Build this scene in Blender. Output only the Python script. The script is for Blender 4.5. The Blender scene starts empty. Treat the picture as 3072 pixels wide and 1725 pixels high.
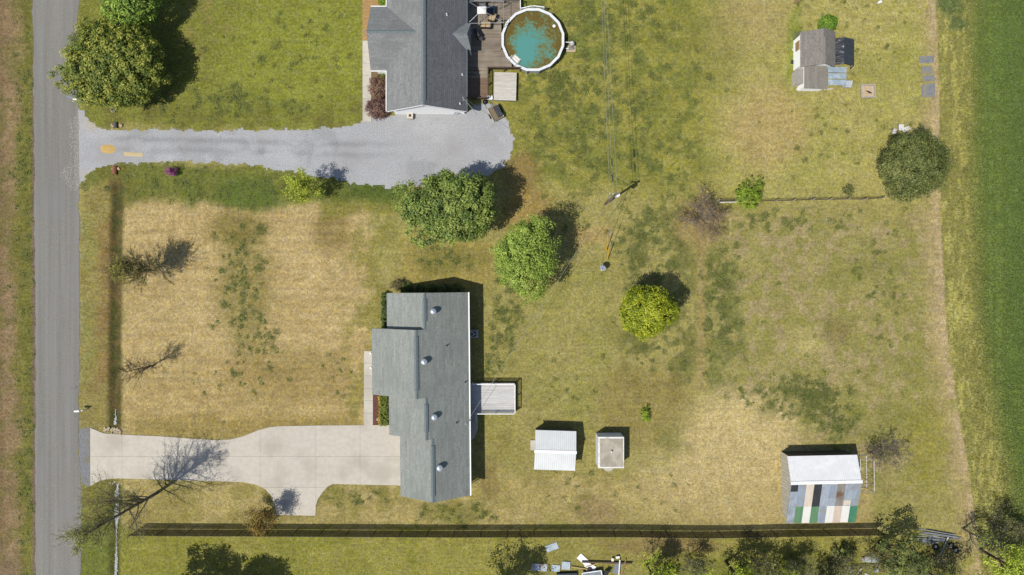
import bpy, math, random
import numpy as np
from mathutils import Vector, Matrix
SC = bpy.context.scene
COL = SC.collection
R = math.radians
# ------------------------------------------------------------------ camera, sky, sun, exposure
HC = 83.0                                   # flying height of the drone, metres
cam_d = bpy.data.cameras.new('camera'); cam = bpy.data.objects.new('camera', cam_d); COL.objects.link(cam)
cam.location = (0, 0, HC); cam.rotation_euler = (0, 0, 0)
cam_d.sensor_width = 36; cam_d.lens = 36 * HC / 122.88; cam_d.clip_start = 1; cam_d.clip_end = 4000
SC.camera = cam
SUN_EL, SUN_AZ = R(62), R(34)               # shadows fall to the upper right of the picture
world = bpy.data.worlds.new('World'); SC.world = world; world.use_nodes = True
wn = world.node_tree.nodes; wl = world.node_tree.links
sky = wn.new('ShaderNodeTexSky'); sky.sky_type = 'NISHITA'; sky.sun_disc = False
sky.sun_elevation = SUN_EL; sky.sun_rotation = R(270) - SUN_AZ
wl.new(sky.outputs[0], wn['Background'].inputs[0]); wn['Background'].inputs[1].default_value = 0.10
sun_d = bpy.data.lights.new('sun', 'SUN'); sun = bpy.data.objects.new('sun', sun_d); COL.objects.link(sun)
sun_d.energy = 4.3; sun_d.angle = R(0.5); sun_d.color = (1.0, 0.955, 0.87)
sd = Vector((math.cos(SUN_EL)*math.cos(SUN_AZ), math.cos(SUN_EL)*math.sin(SUN_AZ), -math.sin(SUN_EL)))
sun.rotation_euler = sd.to_track_quat('-Z', 'Y').to_euler(); sun.location = (-30, -20, 60)
vs = SC.view_settings; vs.view_transform = 'Standard'; vs.look = 'None'; vs.exposure = 0.6; vs.gamma = 1; vs.use_curve_mapping = False
SC.cycles.max_bounces = 6; SC.cycles.transparent_max_bounces = 12
SC.cycles.use_denoising = True
FX = 2.25                                   # how much brighter a flat sunlit surface reads than its albedo

# ------------------------------------------------------------------ helpers
def P(x, y, z=0.0):
    """survey point: photograph pixel (3072 wide) at height z -> metres"""
    k = (1 - z / HC) / 25.0
    return Vector(((x - 1536) * k, -(y - 862.5) * k, z))
K6 = 3072 / 2576
def Q(x, y, z=0.0): return P(x * K6, y * K6, z)
def lin(c):
    c = c / 255.0
    return c / 12.92 if c <= .04045 else ((c + .055) / 1.055) ** 2.4
def S(r, g, b): return tuple(min(.82, lin(v) / FX) for v in (r, g, b))
def tag(o, label=None, cat=None, group=None, kind=None):
    if label: o['label'] = label
    if cat: o['category'] = cat
    if group: o['group'] = group
    if kind: o['kind'] = kind
    return o
def thing(name, loc, label, cat, group=None):
    o = bpy.data.objects.new(name, None); COL.objects.link(o); o.location = loc; o.empty_display_size = .3
    return tag(o, label, cat, group)
def org(o):
    if o is None: return Vector((0, 0, 0))
    while o.parent: o = o.parent
    return o.location.copy()
def npmesh(name, V, F, mat=None, parent=None, base=None, cols=None, smooth=False, link=True):
    """numpy verts (n,3), faces (m,k) -> object"""
    V = np.asarray(V, dtype=np.float64); F = np.asarray(F, dtype=np.int64)
    b = org(parent) if parent else (Vector(base) if base is not None else Vector((0, 0, 0)))
    V = V - np.array(b)
    me = bpy.data.meshes.new(name); k = F.shape[1]
    me.vertices.add(len(V)); me.vertices.foreach_set('co', V.astype(np.float32).ravel())
    me.loops.add(F.size); me.loops.foreach_set('vertex_index', F.astype(np.int32).ravel())
    me.polygons.add(len(F)); me.polygons.foreach_set('loop_start', np.arange(0, F.size, k, dtype=np.int32))
    me.update(calc_edges=True)
    if smooth: me.polygons.foreach_set('use_smooth', np.ones(len(F), dtype=bool))
    if cols is not None:
        at = me.color_attributes.new('Col', 'FLOAT_COLOR', 'POINT')
        c4 = np.ones((len(V), 4), dtype=np.float32); c4[:, :3] = cols
        at.data.foreach_set('color', c4.ravel())
    if mat: me.materials.append(mat)
    o = bpy.data.objects.new(name, me)
    if link: COL.objects.link(o)
    if parent: o.parent = parent
    else: o.location = b
    return o
class MB:
    def __init__(s): s.v = []; s.f = []
    def add(s, vs, fs):
        n = len(s.v); s.v += [tuple(v) for v in vs]; s.f += [tuple(i + n for i in f) for f in fs]; return s
    def box(s, c, size, rz=0, rx=0, ry=0):
        hx, hy, hz = [d / 2 for d in size]; m = Matrix.Rotation(rz, 3, 'Z') @ Matrix.Rotation(ry, 3, 'Y') @ Matrix.Rotation(rx, 3, 'X')
        c = Vector(c)
        vs = [c + m @ Vector((x, y, z)) for z in (-hz, hz) for x, y in ((-hx, -hy), (hx, -hy), (hx, hy), (-hx, hy))]
        return s.add(vs, [(3, 2, 1, 0), (4, 5, 6, 7), (0, 1, 5, 4), (1, 2, 6, 5), (2, 3, 7, 6), (3, 0, 4, 7)])
    def bx(s, x0, x1, y0, y1, z0, z1): return s.box(((x0+x1)/2, (y0+y1)/2, (z0+z1)/2), (abs(x1-x0), abs(y1-y0), abs(z1-z0)))
    def prism(s, poly, z0, z1):
        n = len(poly); a = sum(poly[i][0]*poly[(i+1) % n][1]-poly[(i+1) % n][0]*poly[i][1] for i in range(n))
        if a < 0: poly = poly[::-1]
        vs = [(p[0], p[1], z0) for p in poly] + [(p[0], p[1], z1) for p in poly]
        return s.add(vs, [tuple(range(n))[::-1], tuple(range(n, 2*n))] + [(i, (i+1) % n, n+(i+1) % n, n+i) for i in range(n)])
    def tube(s, p0, p1, r0, r1=None, n=8, caps=True):
        if r1 is None: r1 = r0
        p0 = Vector(p0); p1 = Vector(p1); d = (p1 - p0).normalized()
        a = d.orthogonal().normalized(); b = d.cross(a)
        ring = lambda p, r: [p + (a*math.cos(t)+b*math.sin(t))*r for t in (2*math.pi*i/n for i in range(n))]
        fs = [(i, (i+1) % n, n+(i+1) % n, n+i) for i in range(n)]
        if caps: fs += [tuple(range(n))[::-1], tuple(range(n, 2*n))]
        return s.add(ring(p0, r0) + ring(p1, r1), fs)
    def path(s, pts, r, n=6):
        for a, b in zip(pts[:-1], pts[1:]): s.tube(a, b, r, r, n, True)
        return s
    def lathe(s, c, prof, n=16):
        """prof [(r,z)...] bottom to top"""
        vs = []; fs = []
        for r, z in prof:
            for i in range(n):
                t = 2*math.pi*i/n; vs.append((c[0]+r*math.cos(t), c[1]+r*math.sin(t), c[2]+z))
        for k in range(len(prof)-1):
            for i in range(n): fs.append((k*n+i, k*n+(i+1) % n, (k+1)*n+(i+1) % n, (k+1)*n+i))
        fs.append(tuple(range(n))[::-1]); fs.append(tuple(range((len(prof)-1)*n, len(prof)*n)))
        return s.add(vs, fs)
    def slab4(s, q, t):
        """thick quad, q = four points counter-clockwise seen from its outside, t thickness downwards along the normal"""
        q = [Vector(p) for p in q]; nrm = (q[1]-q[0]).cross(q[3]-q[0]).normalized()
        lo = [p - nrm*t for p in q]
        return s.add(lo+q, [(3, 2, 1, 0), (4, 5, 6, 7), (0, 1, 5, 4), (1, 2, 6, 5), (2, 3, 7, 6), (3, 0, 4, 7)])
    def build(s, name, mat, parent=None, base=None, smooth=False):
        b = org(parent) if parent else (Vector(base) if base is not None else Vector((0, 0, 0)))
        me = bpy.data.meshes.new(name)
        me.from_pydata([(x-b.x, y-b.y, z-b.z) for x, y, z in s.v], [], s.f); me.update()
        if smooth:
            me.polygons.foreach_set('use_smooth', [True]*len(me.polygons))
        me.materials.append(mat)
        o = bpy.data.objects.new(name, me); COL.objects.link(o)
        if parent: o.parent = parent
        else: o.location = b
        return o
def copy_tree(o, parent=None):
    c = o.copy(); COL.objects.link(c); c.parent = parent
    for ch in o.children: copy_tree(ch, c)
    return c

# ------------------------------------------------------------------ materials
MATS = {}
def M(name, c1, c2=None, scale=3.0, rough=.8, bump=0.0, bscale=None, metal=0.0, spec=.3, detail=6, stretch=(1, 1, 1), c3=None, s3=.3, rnd=0.0, lo=.35, hi=.65, vcol=False):
    """noise-mottled surface: c1/c2 mixed by fine noise, c3 by broad noise, optional bump; world coordinates"""
    if name in MATS: return MATS[name]
    m = bpy.data.materials.new(name); m.use_nodes = True; nt = m.node_tree; N = nt.nodes; L = nt.links
    b = N['Principled BSDF']; b.inputs['Roughness'].default_value = rough; b.inputs['Metallic'].default_value = metal
    b.inputs['Specular IOR Level'].default_value = spec
    geo = N.new('ShaderNodeNewGeometry'); mp = N.new('ShaderNodeMapping'); mp.inputs['Scale'].default_value = stretch
    L.new(geo.outputs['Position'], mp.inputs['Vector'])
    col = None
    if c2:
        nz = N.new('ShaderNodeTexNoise'); nz.inputs['Scale'].default_value = scale; nz.inputs['Detail'].default_value = detail; nz.inputs['Roughness'].default_value = .65
        L.new(mp.outputs[0], nz.inputs['Vector'])
        rp = N.new('ShaderNodeValToRGB'); rp.color_ramp.elements[0].position = lo; rp.color_ramp.elements[1].position = hi
        rp.color_ramp.elements[0].color = (*c1, 1); rp.color_ramp.elements[1].color = (*c2, 1)
        L.new(nz.outputs['Fac'], rp.inputs[0]); col = rp.outputs[0]
        if c3:
            n3 = N.new('ShaderNodeTexNoise'); n3.inputs['Scale'].default_value = s3; n3.inputs['Detail'].default_value = 4
            L.new(geo.outputs['Position'], n3.inputs['Vector'])
            r3 = N.new('ShaderNodeValToRGB'); r3.color_ramp.elements[0].position = .5; r3.color_ramp.elements[1].position = .68
            L.new(n3.outputs['Fac'], r3.inputs[0])
            mx = N.new('ShaderNodeMix'); mx.data_type = 'RGBA'; L.new(r3.outputs[0], mx.inputs['Factor']); L.new(col, mx.inputs[6]); mx.inputs[7].default_value = (*c3, 1)
            col = mx.outputs[2]
    if col is None:
        rgb = N.new('ShaderNodeRGB'); rgb.outputs[0].default_value = (*c1, 1); col = rgb.outputs[0]
    if rnd:
        oi = N.new('ShaderNodeObjectInfo'); mr = N.new('ShaderNodeMapRange'); mr.inputs[3].default_value = 1-rnd; mr.inputs[4].default_value = 1+rnd
        L.new(oi.outputs['Random'], mr.inputs[0])
        hv = N.new('ShaderNodeHueSaturation'); L.new(mr.outputs[0], hv.inputs['Value']); L.new(col, hv.inputs['Color']); col = hv.outputs[0]
    if vcol:
        va = N.new('ShaderNodeAttribute'); va.attribute_name = 'Col'; vm = N.new('ShaderNodeMix'); vm.data_type = 'RGBA'; vm.blend_type = 'MULTIPLY'; vm.inputs['Factor'].default_value = 1
        L.new(col, vm.inputs[6]); L.new(va.outputs['Color'], vm.inputs[7]); col = vm.outputs[2]
    L.new(col, b.inputs['Base Color'])
    if bump:
        n2 = N.new('ShaderNodeTexNoise'); n2.inputs['Scale'].default_value = bscale or scale*2; n2.inputs['Detail'].default_value = 5
        L.new(mp.outputs[0], n2.inputs['Vector'])
        bp = N.new('ShaderNodeBump'); bp.inputs['Strength'].default_value = min(1, bump); bp.inputs['Distance'].default_value = .06
        L.new(n2.outputs['Fac'], bp.inputs['Height']); L.new(bp.outputs[0], b.inputs['Normal'])
    MATS[name] = m; return m
def leafmat(name, trans=.25, rough=.55, spec=.25):
    if name in MATS: return MATS[name]
    m = bpy.data.materials.new(name); m.use_nodes = True; nt = m.node_tree; N = nt.nodes; L = nt.links
    b = N['Principled BSDF']; b.inputs['Roughness'].default_value = rough; b.inputs['Specular IOR Level'].default_value = spec
    a = N.new('ShaderNodeAttribute'); a.attribute_name = 'Col'; L.new(a.outputs['Color'], b.inputs['Base Color'])
    t = N.new('ShaderNodeBsdfTranslucent'); L.new(a.outputs['Color'], t.inputs['Color'])
    mx = N.new('ShaderNodeMixShader'); mx.inputs[0].default_value = trans
    L.new(b.outputs[0], mx.inputs[1]); L.new(t.outputs[0], mx.inputs[2]); L.new(mx.outputs[0], N['Material Output'].inputs['Surface'])
    MATS[name] = m; return m
LEAF = leafmat('leaf'); GRASS = leafmat('grass_blade', .15, .7, .15)

# ------------------------------------------------------------------ numpy noise
def vnoise(x, y, s, seed):
    t = np.random.default_rng(seed).random((128, 128))
    X = x / s; Y = y / s; i = np.floor(X).astype(int); j = np.floor(Y).astype(int); fx = X - i; fy = Y - j
    fx = fx*fx*(3-2*fx); fy = fy*fy*(3-2*fy)
    g = lambda a, b: t[a % 128, b % 128]
    return (g(i, j)*(1-fx)+g(i+1, j)*fx)*(1-fy) + (g(i, j+1)*(1-fx)+g(i+1, j+1)*fx)*fy
def fbm(x, y, s, seed, o=4):
    r = 0; a = .5; n = 0
    for k in range(o):
        ca, sa = math.cos(.65+1.1*k), math.sin(.65+1.1*k); r = r + a*vnoise(x*ca+y*sa+17.3*k, y*ca-x*sa-9.1*k, s, seed+k); n += a; a *= .55; s *= .5
    return r / n
def sst(a, b, x):
    t = np.clip((x-a)/(b-a), 0, 1); return t*t*(3-2*t)

# ------------------------------------------------------------------ ground
DITCH = [(1300, 0), (1140, 345), (700, 352), (500, 350), (420, 352)]       # not used for heights below, kept as survey notes
def ditch_x(v): return np.interp(v, [0, 400, 500, 800, 1067, 1200, 1446, 1600], [292, 292, 293, 289, 288, 293, 289, 287])
def ditch_depth(u, v):
    """metres below the lawn; u, v in survey pixels (2576 wide)"""
    d = np.abs(u - ditch_x(v)); w = 17 + 0*v
    prof = np.exp(-(d/13.0)**2)
    along = sst(432, 475, v)*(1-sst(1062, 1083, v)) + sst(1207, 1225, v)
    return .34*prof*along
def uv_of(x, y): return (x*25+1536)/K6, (-y*25+862.5)/K6
def gz(x, y):
    u, v = uv_of(np.asarray(x, float), np.asarray(y, float)); return -ditch_depth(u, v)
FIELD_V = [-400, 0, 330, 580, 830, 1000, 1200, 1446, 1900]; FIELD_U = [2353, 2356, 2364, 2368, 2383, 2405, 2440, 2470, 2520]
def ground_color(x, y, clumps=True):
    u, v = uv_of(x, y)
    w1 = fbm(x, y, 7, 11)-.5; w2 = fbm(x, y, 7, 31)-.5; f1 = fbm(x, y, 1.6, 51, 3); f2 = fbm(x, y, .9, 71, 2); f3 = fbm(x, y, 4.5, 91)
    U = u + 60*w1 + 26*(fbm(x, y, 1.8, 15)-.5); V = v + 60*w2 + 26*(fbm(x, y, 1.8, 35)-.5)
    c = np.empty(x.shape+(3,)); c[:] = S(160, 151, 85)
    def lay(mask, col, amt=1.0):
        m = np.clip(mask*amt, 0, 1)[..., None]; c[:] = c*(1-m) + np.array(S(*col))*m
    def box(u0, u1, v0, v1, s=25, a=U, b=V): return sst(u0-s, u0+s, a)*(1-sst(u1-s, u1+s, a))*sst(v0-s, v0+s, b)*(1-sst(v1-s, v1+s, b))
    def ell(cu, cv, ru, rv, s=.5, a=U, b=V): return 1-sst(1-s, 1+s*.6, np.sqrt(((a-cu)/ru)**2+((b-cv)/rv)**2))
    mott = sst(.40, .62, f1); mot2 = sst(.42, .6, f3)
    # general yard east of the houses
    lay(mot2, (150, 146, 76), .6); lay(1-mott, (171, 160, 98), .45)
    # front lawn, dry
    lay(box(300, 930, 505, 1090, 22), (194, 171, 117)); lay(box(300, 930, 900, 1090, 60), (184, 161, 103), .5)
    lay(box(300, 930, 505, 1090, 22)*sst(.5, .62, fbm(x*.22, y, 1.2, 131)), (176, 150, 96), .4)
    lay(box(860, 990, 560, 1060, 30)*sst(.4, .55, f1), (150, 142, 74), .8)
    lay(box(320, 900, 1040, 1100, 18), (156, 138, 74), .7)
    lay(ell(720, 960, 190, 60), (150, 130, 74), .5); lay(ell(615, 720, 70, 200, .6), (138, 128, 68), .72); lay(ell(600, 570, 80, 50), (128, 118, 58), .7)
    lay(ell(830, 575, 60, 60), (140, 122, 68), .7); lay(ell(720, 900, 150, 40), (150, 132, 74), .5)
    # green band along the gravel drive
    lay(box(205, 1010, 408, 505, 14), (120, 124, 56)); lay(box(440, 1010, 440, 515, 16)*sst(.35, .55, f3), (96, 112, 48), .85)
    lay(box(800, 1010, 505, 548, 10), (140, 136, 62), .85); lay(ell(930, 495, 90, 30), (92, 108, 46), .8); lay(box(240, 330, 415, 520, 14), (118, 116, 54), .7)
    lay(box(1010, 1235, 600, 735, 22), (166, 150, 82), .9); lay(ell(1130, 655, 90, 45, .5), (128, 124, 62), .7)
    # lawn of the upper house
    lay(box(205, 925, -400, 322, 14), (134, 136, 60)); lay(ell(760, 130, 210, 190, .5), (144, 148, 60), .9); lay(ell(520, 60, 80, 90)*mott, (150, 138, 76), .7)
    lay(box(205, 925, 255, 325, 18)*mott, (120, 116, 56), .8); lay(ell(640, 270, 200, 40, .4), (126, 130, 54), .6)
    # strip between road and ditch
    lay(box(196, 284, 470, 1090, 10), (152, 139, 80)); lay(box(196, 230, 470, 1060, 12)*mott, (150, 146, 80), .8); lay(box(240, 290, 560, 1000, 14)*sst(.42, .55, f3), (146, 118, 74), .7)
    lay(box(200, 300, 1200, 1330, 14), (128, 124, 56), .9); lay(box(200, 300, 1310, 1500, 20), (112, 122, 50), .9)
    # grass by the pool and north-east
    lay(box(1240, 1860, -400, 470, 50), (156, 150, 72)); lay(box(1290, 1800, -400, 460, 50)*sst(.5, .6, f1), (116, 124, 58), .8)
    lay(box(1290, 1800, -400, 460, 60)*sst(.45, .6, f3), (134, 134, 60), .6)
    lay(box(1800, 2360, -400, 500, 60), (178, 168, 98)); lay(box(1800, 2360, -400, 500, 60)*mot2, (166, 160, 86), .8); lay(ell(2290, 120, 60, 160)*mott, (158, 158, 74), .6)
    lay(ell(1890, 60, 110, 90), (178, 160, 102), .75); lay(ell(1930, 320, 120, 120), (182, 158, 104), .65); lay(ell(1790, 130, 100, 110), (138, 136, 66), .6)
    lay(ell(1310, 440, 50, 60), (150, 124, 78), .75); lay(ell(1480, 590, 60, 30), (180, 152, 96), .6); lay(ell(1320, 540, 70, 60), (168, 138, 78), .7)
    # big mown yard east
    lay(box(1800, 2350, 545, 1230, 40), (159, 150, 89)); lay(box(1800, 2350, 545, 1230, 40)*sst(.45, .6, f1), (147, 143, 74), .7); lay(box(1800, 2350, 545, 1230, 40)*sst(.54, .62, fbm(x, y, 1.1, 171)), (178, 158, 118), .6)
    lay(box(2100, 2300, 640, 1100, 60)*mot2, (134, 134, 64), .7); lay(ell(2035, 850, 60, 30), (184, 172, 108), .8); lay(ell(2120, 820, 40, 34), (122, 108, 64), .55)
    lay(box(1752, 1774, 500, 985, 5, u+6*w1, V), (168, 150, 94), .9); lay(box(1575, 1750, 620, 985, 25)*sst(.4, .56, f1), (116, 116, 62), .75); lay(ell(1650, 600, 90, 80, .5)*sst(.4, .6, f1), (112, 114, 60), .7)
    lay(box(1780, 1860, 620, 960, 14)*sst(.36, .52, f1), (116, 120, 62), .75)
    lay(ell(1630, 1030, 140, 110, .35), (152, 136, 78), .7); lay(ell(1860, 1090, 150, 130, .4), (204, 184, 126), .92); lay(ell(1870, 1220, 260, 90, .4), (198, 178, 122), .9)
    lay(ell(2020, 1020, 110, 55, .4)*sst(.36, .56, f1), (118, 120, 60), .7); lay(ell(1700, 1110, 60, 60)*mott, (124, 126, 64), .7); lay(ell(2100, 1080, 60, 40)*mott, (112, 120, 54), .8)
    lay(ell(2330, 1120, 60, 120), (152, 146, 60), .6); lay(ell(1290, 960, 90, 120)*mot2, (148, 142, 72), .5)
    # south lawns
    lay(box(300, 2200, 1205, 1330, 20), (180, 162, 104), .8); lay(box(300, 1560, 1205, 1330, 40)*sst(.45, .6, f1), (150, 140, 74), .6); lay(ell(1860, 1180, 250, 120, .5), (200, 180, 124), .55); lay(box(820, 1000, 1215, 1260, 14)*mott, (120, 118, 54), .6)
    lay(ell(1130, 1290, 90, 30), (124, 122, 58), .7); lay(ell(1330, 1150, 130, 110)*sst(.45, .6, f3), (152, 138, 74), .7); lay(ell(1500, 1290, 60, 40), (150, 128, 90), .6)
    lay(box(300, 2650, 1336, 1700, 12), (156, 150, 74)); lay(box(300, 1250, 1336, 1700, 12)*mot2, (140, 140, 58), .7)
    lay(ell(1660, 1365, 170, 24), (152, 122, 84), .8); lay(ell(1570, 1400, 250, 90), (150, 140, 80), .5); lay(box(1640, 2400, 1395, 1600, 22), (124, 126, 52), .8); lay(ell(2250, 1420, 250, 60)*mott, (120, 104, 66), .8)
    # ditch
    dd = np.abs(u + 9*w1 - ditch_x(v)); al = sst(428, 470, v)*(1-sst(1072, 1085, v))
    lay((1-sst(9, 24, dd))*al, (98, 84, 50), .9); lay((1-sst(7, 20, dd))*al*sst(.44, .56, f1), (84, 88, 42), .8); lay((1-sst(8, 20, dd))*sst(1210, 1225, v), (92, 96, 44), .8)
    # verge west of the road
    lay(1-sst(84, 94, u), (128, 124, 60)); lay((1-sst(28, 62, U)), (152, 128, 94), .95); lay((1-sst(2, 16, u+10*w2)), (122, 98, 72), .5); lay((1-sst(84, 94, u))*mott, (112, 112, 52), .5)
    lay((1-sst(40, 70, U))*sst(1380, 1430, v), (140, 118, 92), .8)
    lay(box(80, 92, -400, 2000, 3, u+3*w1*4, v), (128, 110, 92), .9)
    lay(box(195, 207, 470, 1446, 4, u+14*w1, v)*sst(.45, .6, f1), (158, 152, 118), .6)
    # field margin and crop
    fe = np.interp(v, FIELD_V, FIELD_U); q = u - fe
    lay(sst(-80, -14, q+60*w1)*sst(.3, .55, f1+.15*sst(-60, -5, q)), (184, 162, 116), .75); lay(sst(-30, -4, q+16*w1)*sst(.34, .5, f1), (196, 174, 134), .7)
    lay(sst(-2, 1, q+3*w1), (146, 142, 76)); lay(sst(0, 3, q)*(1-sst(60, 105, q+24*w1))*sst(.5, .62, fbm(x*2.2, y*.55, 1.0, 151)), (186, 178, 98), .75)
    lay(sst(52, 122, q+40*w1-14*sst(500, 1300, v)), (114, 130, 62)); lay(sst(130, 210, q+40*w2), (102, 124, 62), .8)
    lay(ell(2395, 10, 34, 40)+ell(2412, 60, 22, 18), (78, 104, 60), .8)
    # beds and worn earth
    lay(ell(1762, 560, 75, 66), (160, 132, 88), .55); lay(ell(2080, 150, 110, 90)*(mott), (150, 146, 62), .4); lay(ell(1990, 110, 16, 120), (128, 142, 52), .7)
    lay(ell(1225, 1215, 26, 60), (128, 108, 66), .5)
    lay(box(1836, 1840, 549, 592, 2, u, v)+box(1836, 1905, 547, 551, 2, u, v), (196, 176, 120), .7)
    st = np.sin(y*2*np.pi/1.08+2.2*(fbm(x*.12, y*.5, 2, 611)-.5)*6)*box(300, 930, 530, 1085, 20); c *= (1+.05*st)[..., None]
    # fine unevenness
    k = .84 + .34*f2; c *= k[..., None]
    if clumps:
        g = CL_MASK(u, v); c[:] = c*(1-g[..., None]) + np.array(S(104, 110, 58))*g[..., None]*(.8+.4*f2[..., None])
    return c
rngC = np.random.default_rng(7)
CLUMPS = []
for (cu, cv, ru, rv, n, r0, r1) in [(610, 730, 65, 190, 90, 4, 12), (660, 850, 60, 60, 26, 5, 12), (1400, 200, 70, 170, 40, 6, 18), (1480, 260, 150, 220, 150, 5, 16), (1640, 330, 130, 170, 90, 4, 14), (1400, 210, 30, 30, 14, 12, 22),
        (1560, 60, 120, 60, 50, 6, 16), (1265, 790, 40, 110, 60, 5, 14), (1250, 860, 30, 60, 16, 6, 12), (1640, 590, 70, 60, 60, 5, 13), (1600, 700, 40, 60, 30, 5, 12), (1815, 680, 40, 60, 30, 6, 12), (1810, 790, 40, 120, 60, 6, 13), (2030, 1000, 90, 45, 80, 6, 13), (2090, 1070, 50, 40, 30, 6, 12), (1990, 555, 170, 22, 40, 5, 11),
        (2180, 590, 90, 50, 10, 6, 11), (1120, 650, 60, 26, 22, 5, 10), (860, 940, 60, 70, 9, 5, 8), (600, 960, 180, 60, 16, 4, 8), (1130, 1290, 80, 30, 24, 5, 13), (1440, 1240, 40, 60, 10, 5, 9), (1420, 980, 90, 80, 14, 4, 8), (2210, 760, 60, 140, 20, 5, 10), (1640, 860, 90, 90, 40, 5, 11), (700, 120, 180, 110, 50, 4, 11),
        (560, 260, 250, 40, 50, 5, 14), (480, 470, 200, 40, 40, 6, 14), (2150, 90, 180, 120, 50, 3, 7), (2080, 330, 180, 120, 40, 3, 7), (1650, 1240, 200, 50, 8, 4, 7), (900, 1250, 80, 20, 12, 5, 10), (60, 400, 30, 420, 90, 4, 10), (70, 1150, 26, 300, 70, 4, 10), (1350, 560, 200, 120, 26, 4, 10), (2000, 985, 120, 30, 40, 6, 12), (2080, 1050, 60, 40, 30, 6, 12), (2060, 760, 250, 200, 14, 4, 8)]:
    a = rngC.normal(size=(n, 2))*.55
    for i in range(n): CLUMPS.append((cu+a[i, 0]*ru, cv+a[i, 1]*rv, rngC.uniform(r0, r1), rngC.uniform(.35, .8)))
CX = None
def CL_MASK(u, v):
    g = np.zeros_like(u); x = u*.05; y = v*.05
    wob = fbm(x, y, .45, 201, 3)-.5
    us = u[0, :] if u.ndim == 2 else None; vs_ = v[:, 0] if u.ndim == 2 else None
    for cu, cv, r, a in CLUMPS:
        if us is not None:
            i0, i1 = np.searchsorted(us, [cu-r*1.6, cu+r*1.6]); j0, j1 = np.searchsorted(-vs_, [-(cv+r*1.6), -(cv-r*1.6)])
            if i1 <= i0 or j1 <= j0: continue
            sl = (slice(j0, j1), slice(i0, i1))
        else: sl = slice(None)
        d = np.hypot(u[sl]-cu, v[sl]-cv)/r + 2.4*wob[sl]
        g[sl] = np.maximum(g[sl], a*(1-sst(.66, 1.02, d)))
    return g
gx = np.concatenate([[-1500, -500, -180, -100, -76], np.arange(-66, 66.01, .2), [76, 100, 180, 500, 1500]])
gy = np.concatenate([[-1500, -500, -160, -80, -50], np.arange(-40, 40.01, .2), [50, 80, 160, 500, 1500]])
GX, GY = np.meshgrid(gx, gy); GZ = gz(GX, GY)
GC = ground_color(GX, GY)
nx, ny = len(gx), len(gy); ii = (np.arange(ny-1)[:, None]*nx+np.arange(nx-1)[None, :]).ravel()
gm = bpy.data.materials.new('turf'); gm.use_nodes = True; N = gm.node_tree.nodes; L = gm.node_tree.links
b = N['Principled BSDF']; b.inputs['Roughness'].default_value = .9; b.inputs['Specular IOR Level'].default_value = .1
at = N.new('ShaderNodeAttribute'); at.attribute_name = 'Col'; geo = N.new('ShaderNodeNewGeometry')
def nzz(sc, det, rg=.7, st=None):
    n = N.new('ShaderNodeTexNoise'); n.inputs['Scale'].default_value = sc; n.inputs['Detail'].default_value = det; n.inputs['Roughness'].default_value = rg
    if st:
        mp = N.new('ShaderNodeMapping'); mp.inputs['Scale'].default_value = st; L.new(geo.outputs['Position'], mp.inputs['Vector']); L.new(mp.outputs[0], n.inputs['Vector'])
    else: L.new(geo.outputs['Position'], n.inputs['Vector'])
    return n.outputs['Fac']
def mrange(s, a, b_, c, d):
    m = N.new('ShaderNodeMapRange'); L.new(s, m.inputs[0])
    for i, v in enumerate((a, b_, c, d)): m.inputs[i+1].default_value = v
    return m.outputs[0]
v1 = mrange(nzz(6.5, 5, .8), .3, .7, .5, 1.54); v2 = mrange(nzz(1.1, 4), .3, .7, .92, 1.08); v3 = mrange(nzz(2.6, 4, .7, (.07, 1, 1)), .3, .7, .90, 1.10)
mu = N.new('ShaderNodeMath'); mu.operation = 'MULTIPLY'; L.new(v1, mu.inputs[0]); L.new(v2, mu.inputs[1])
v4 = mrange(nzz(2.7, 3, .6), .36, .64, .80, 1.18); mu4 = N.new('ShaderNodeMath'); mu4.operation = 'MULTIPLY'; L.new(mu.outputs[0], mu4.inputs[0]); L.new(v4, mu4.inputs[1])
mu2 = N.new('ShaderNodeMath'); mu2.operation = 'MULTIPLY'; L.new(mu4.outputs[0], mu2.inputs[0]); L.new(v3, mu2.inputs[1])
hs = N.new('ShaderNodeHueSaturation'); L.new(at.outputs['Color'], hs.inputs['Color']); L.new(mu2.outputs[0], hs.inputs['Value']); L.new(mrange(nzz(2.1, 4), .3, .7, .494, .507), hs.inputs['Hue']); L.new(mrange(nzz(1.3, 4), .3, .7, .86, 1.1), hs.inputs['Saturation'])
L.new(hs.outputs[0], b.inputs['Base Color'])
bp = N.new('ShaderNodeBump'); bp.inputs['Strength'].default_value = .7; bp.inputs['Distance'].default_value = .1; L.new(nzz(3.0, 6), bp.inputs['Height']); L.new(bp.outputs[0], b.inputs['Normal'])
ground = npmesh('ground', np.stack([GX, GY, GZ], -1).reshape(-1, 3), np.stack([ii, ii+1, ii+nx+1, ii+nx], 1), gm, cols=GC.reshape(-1, 3), smooth=True)
tag(ground, kind='structure')
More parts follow.
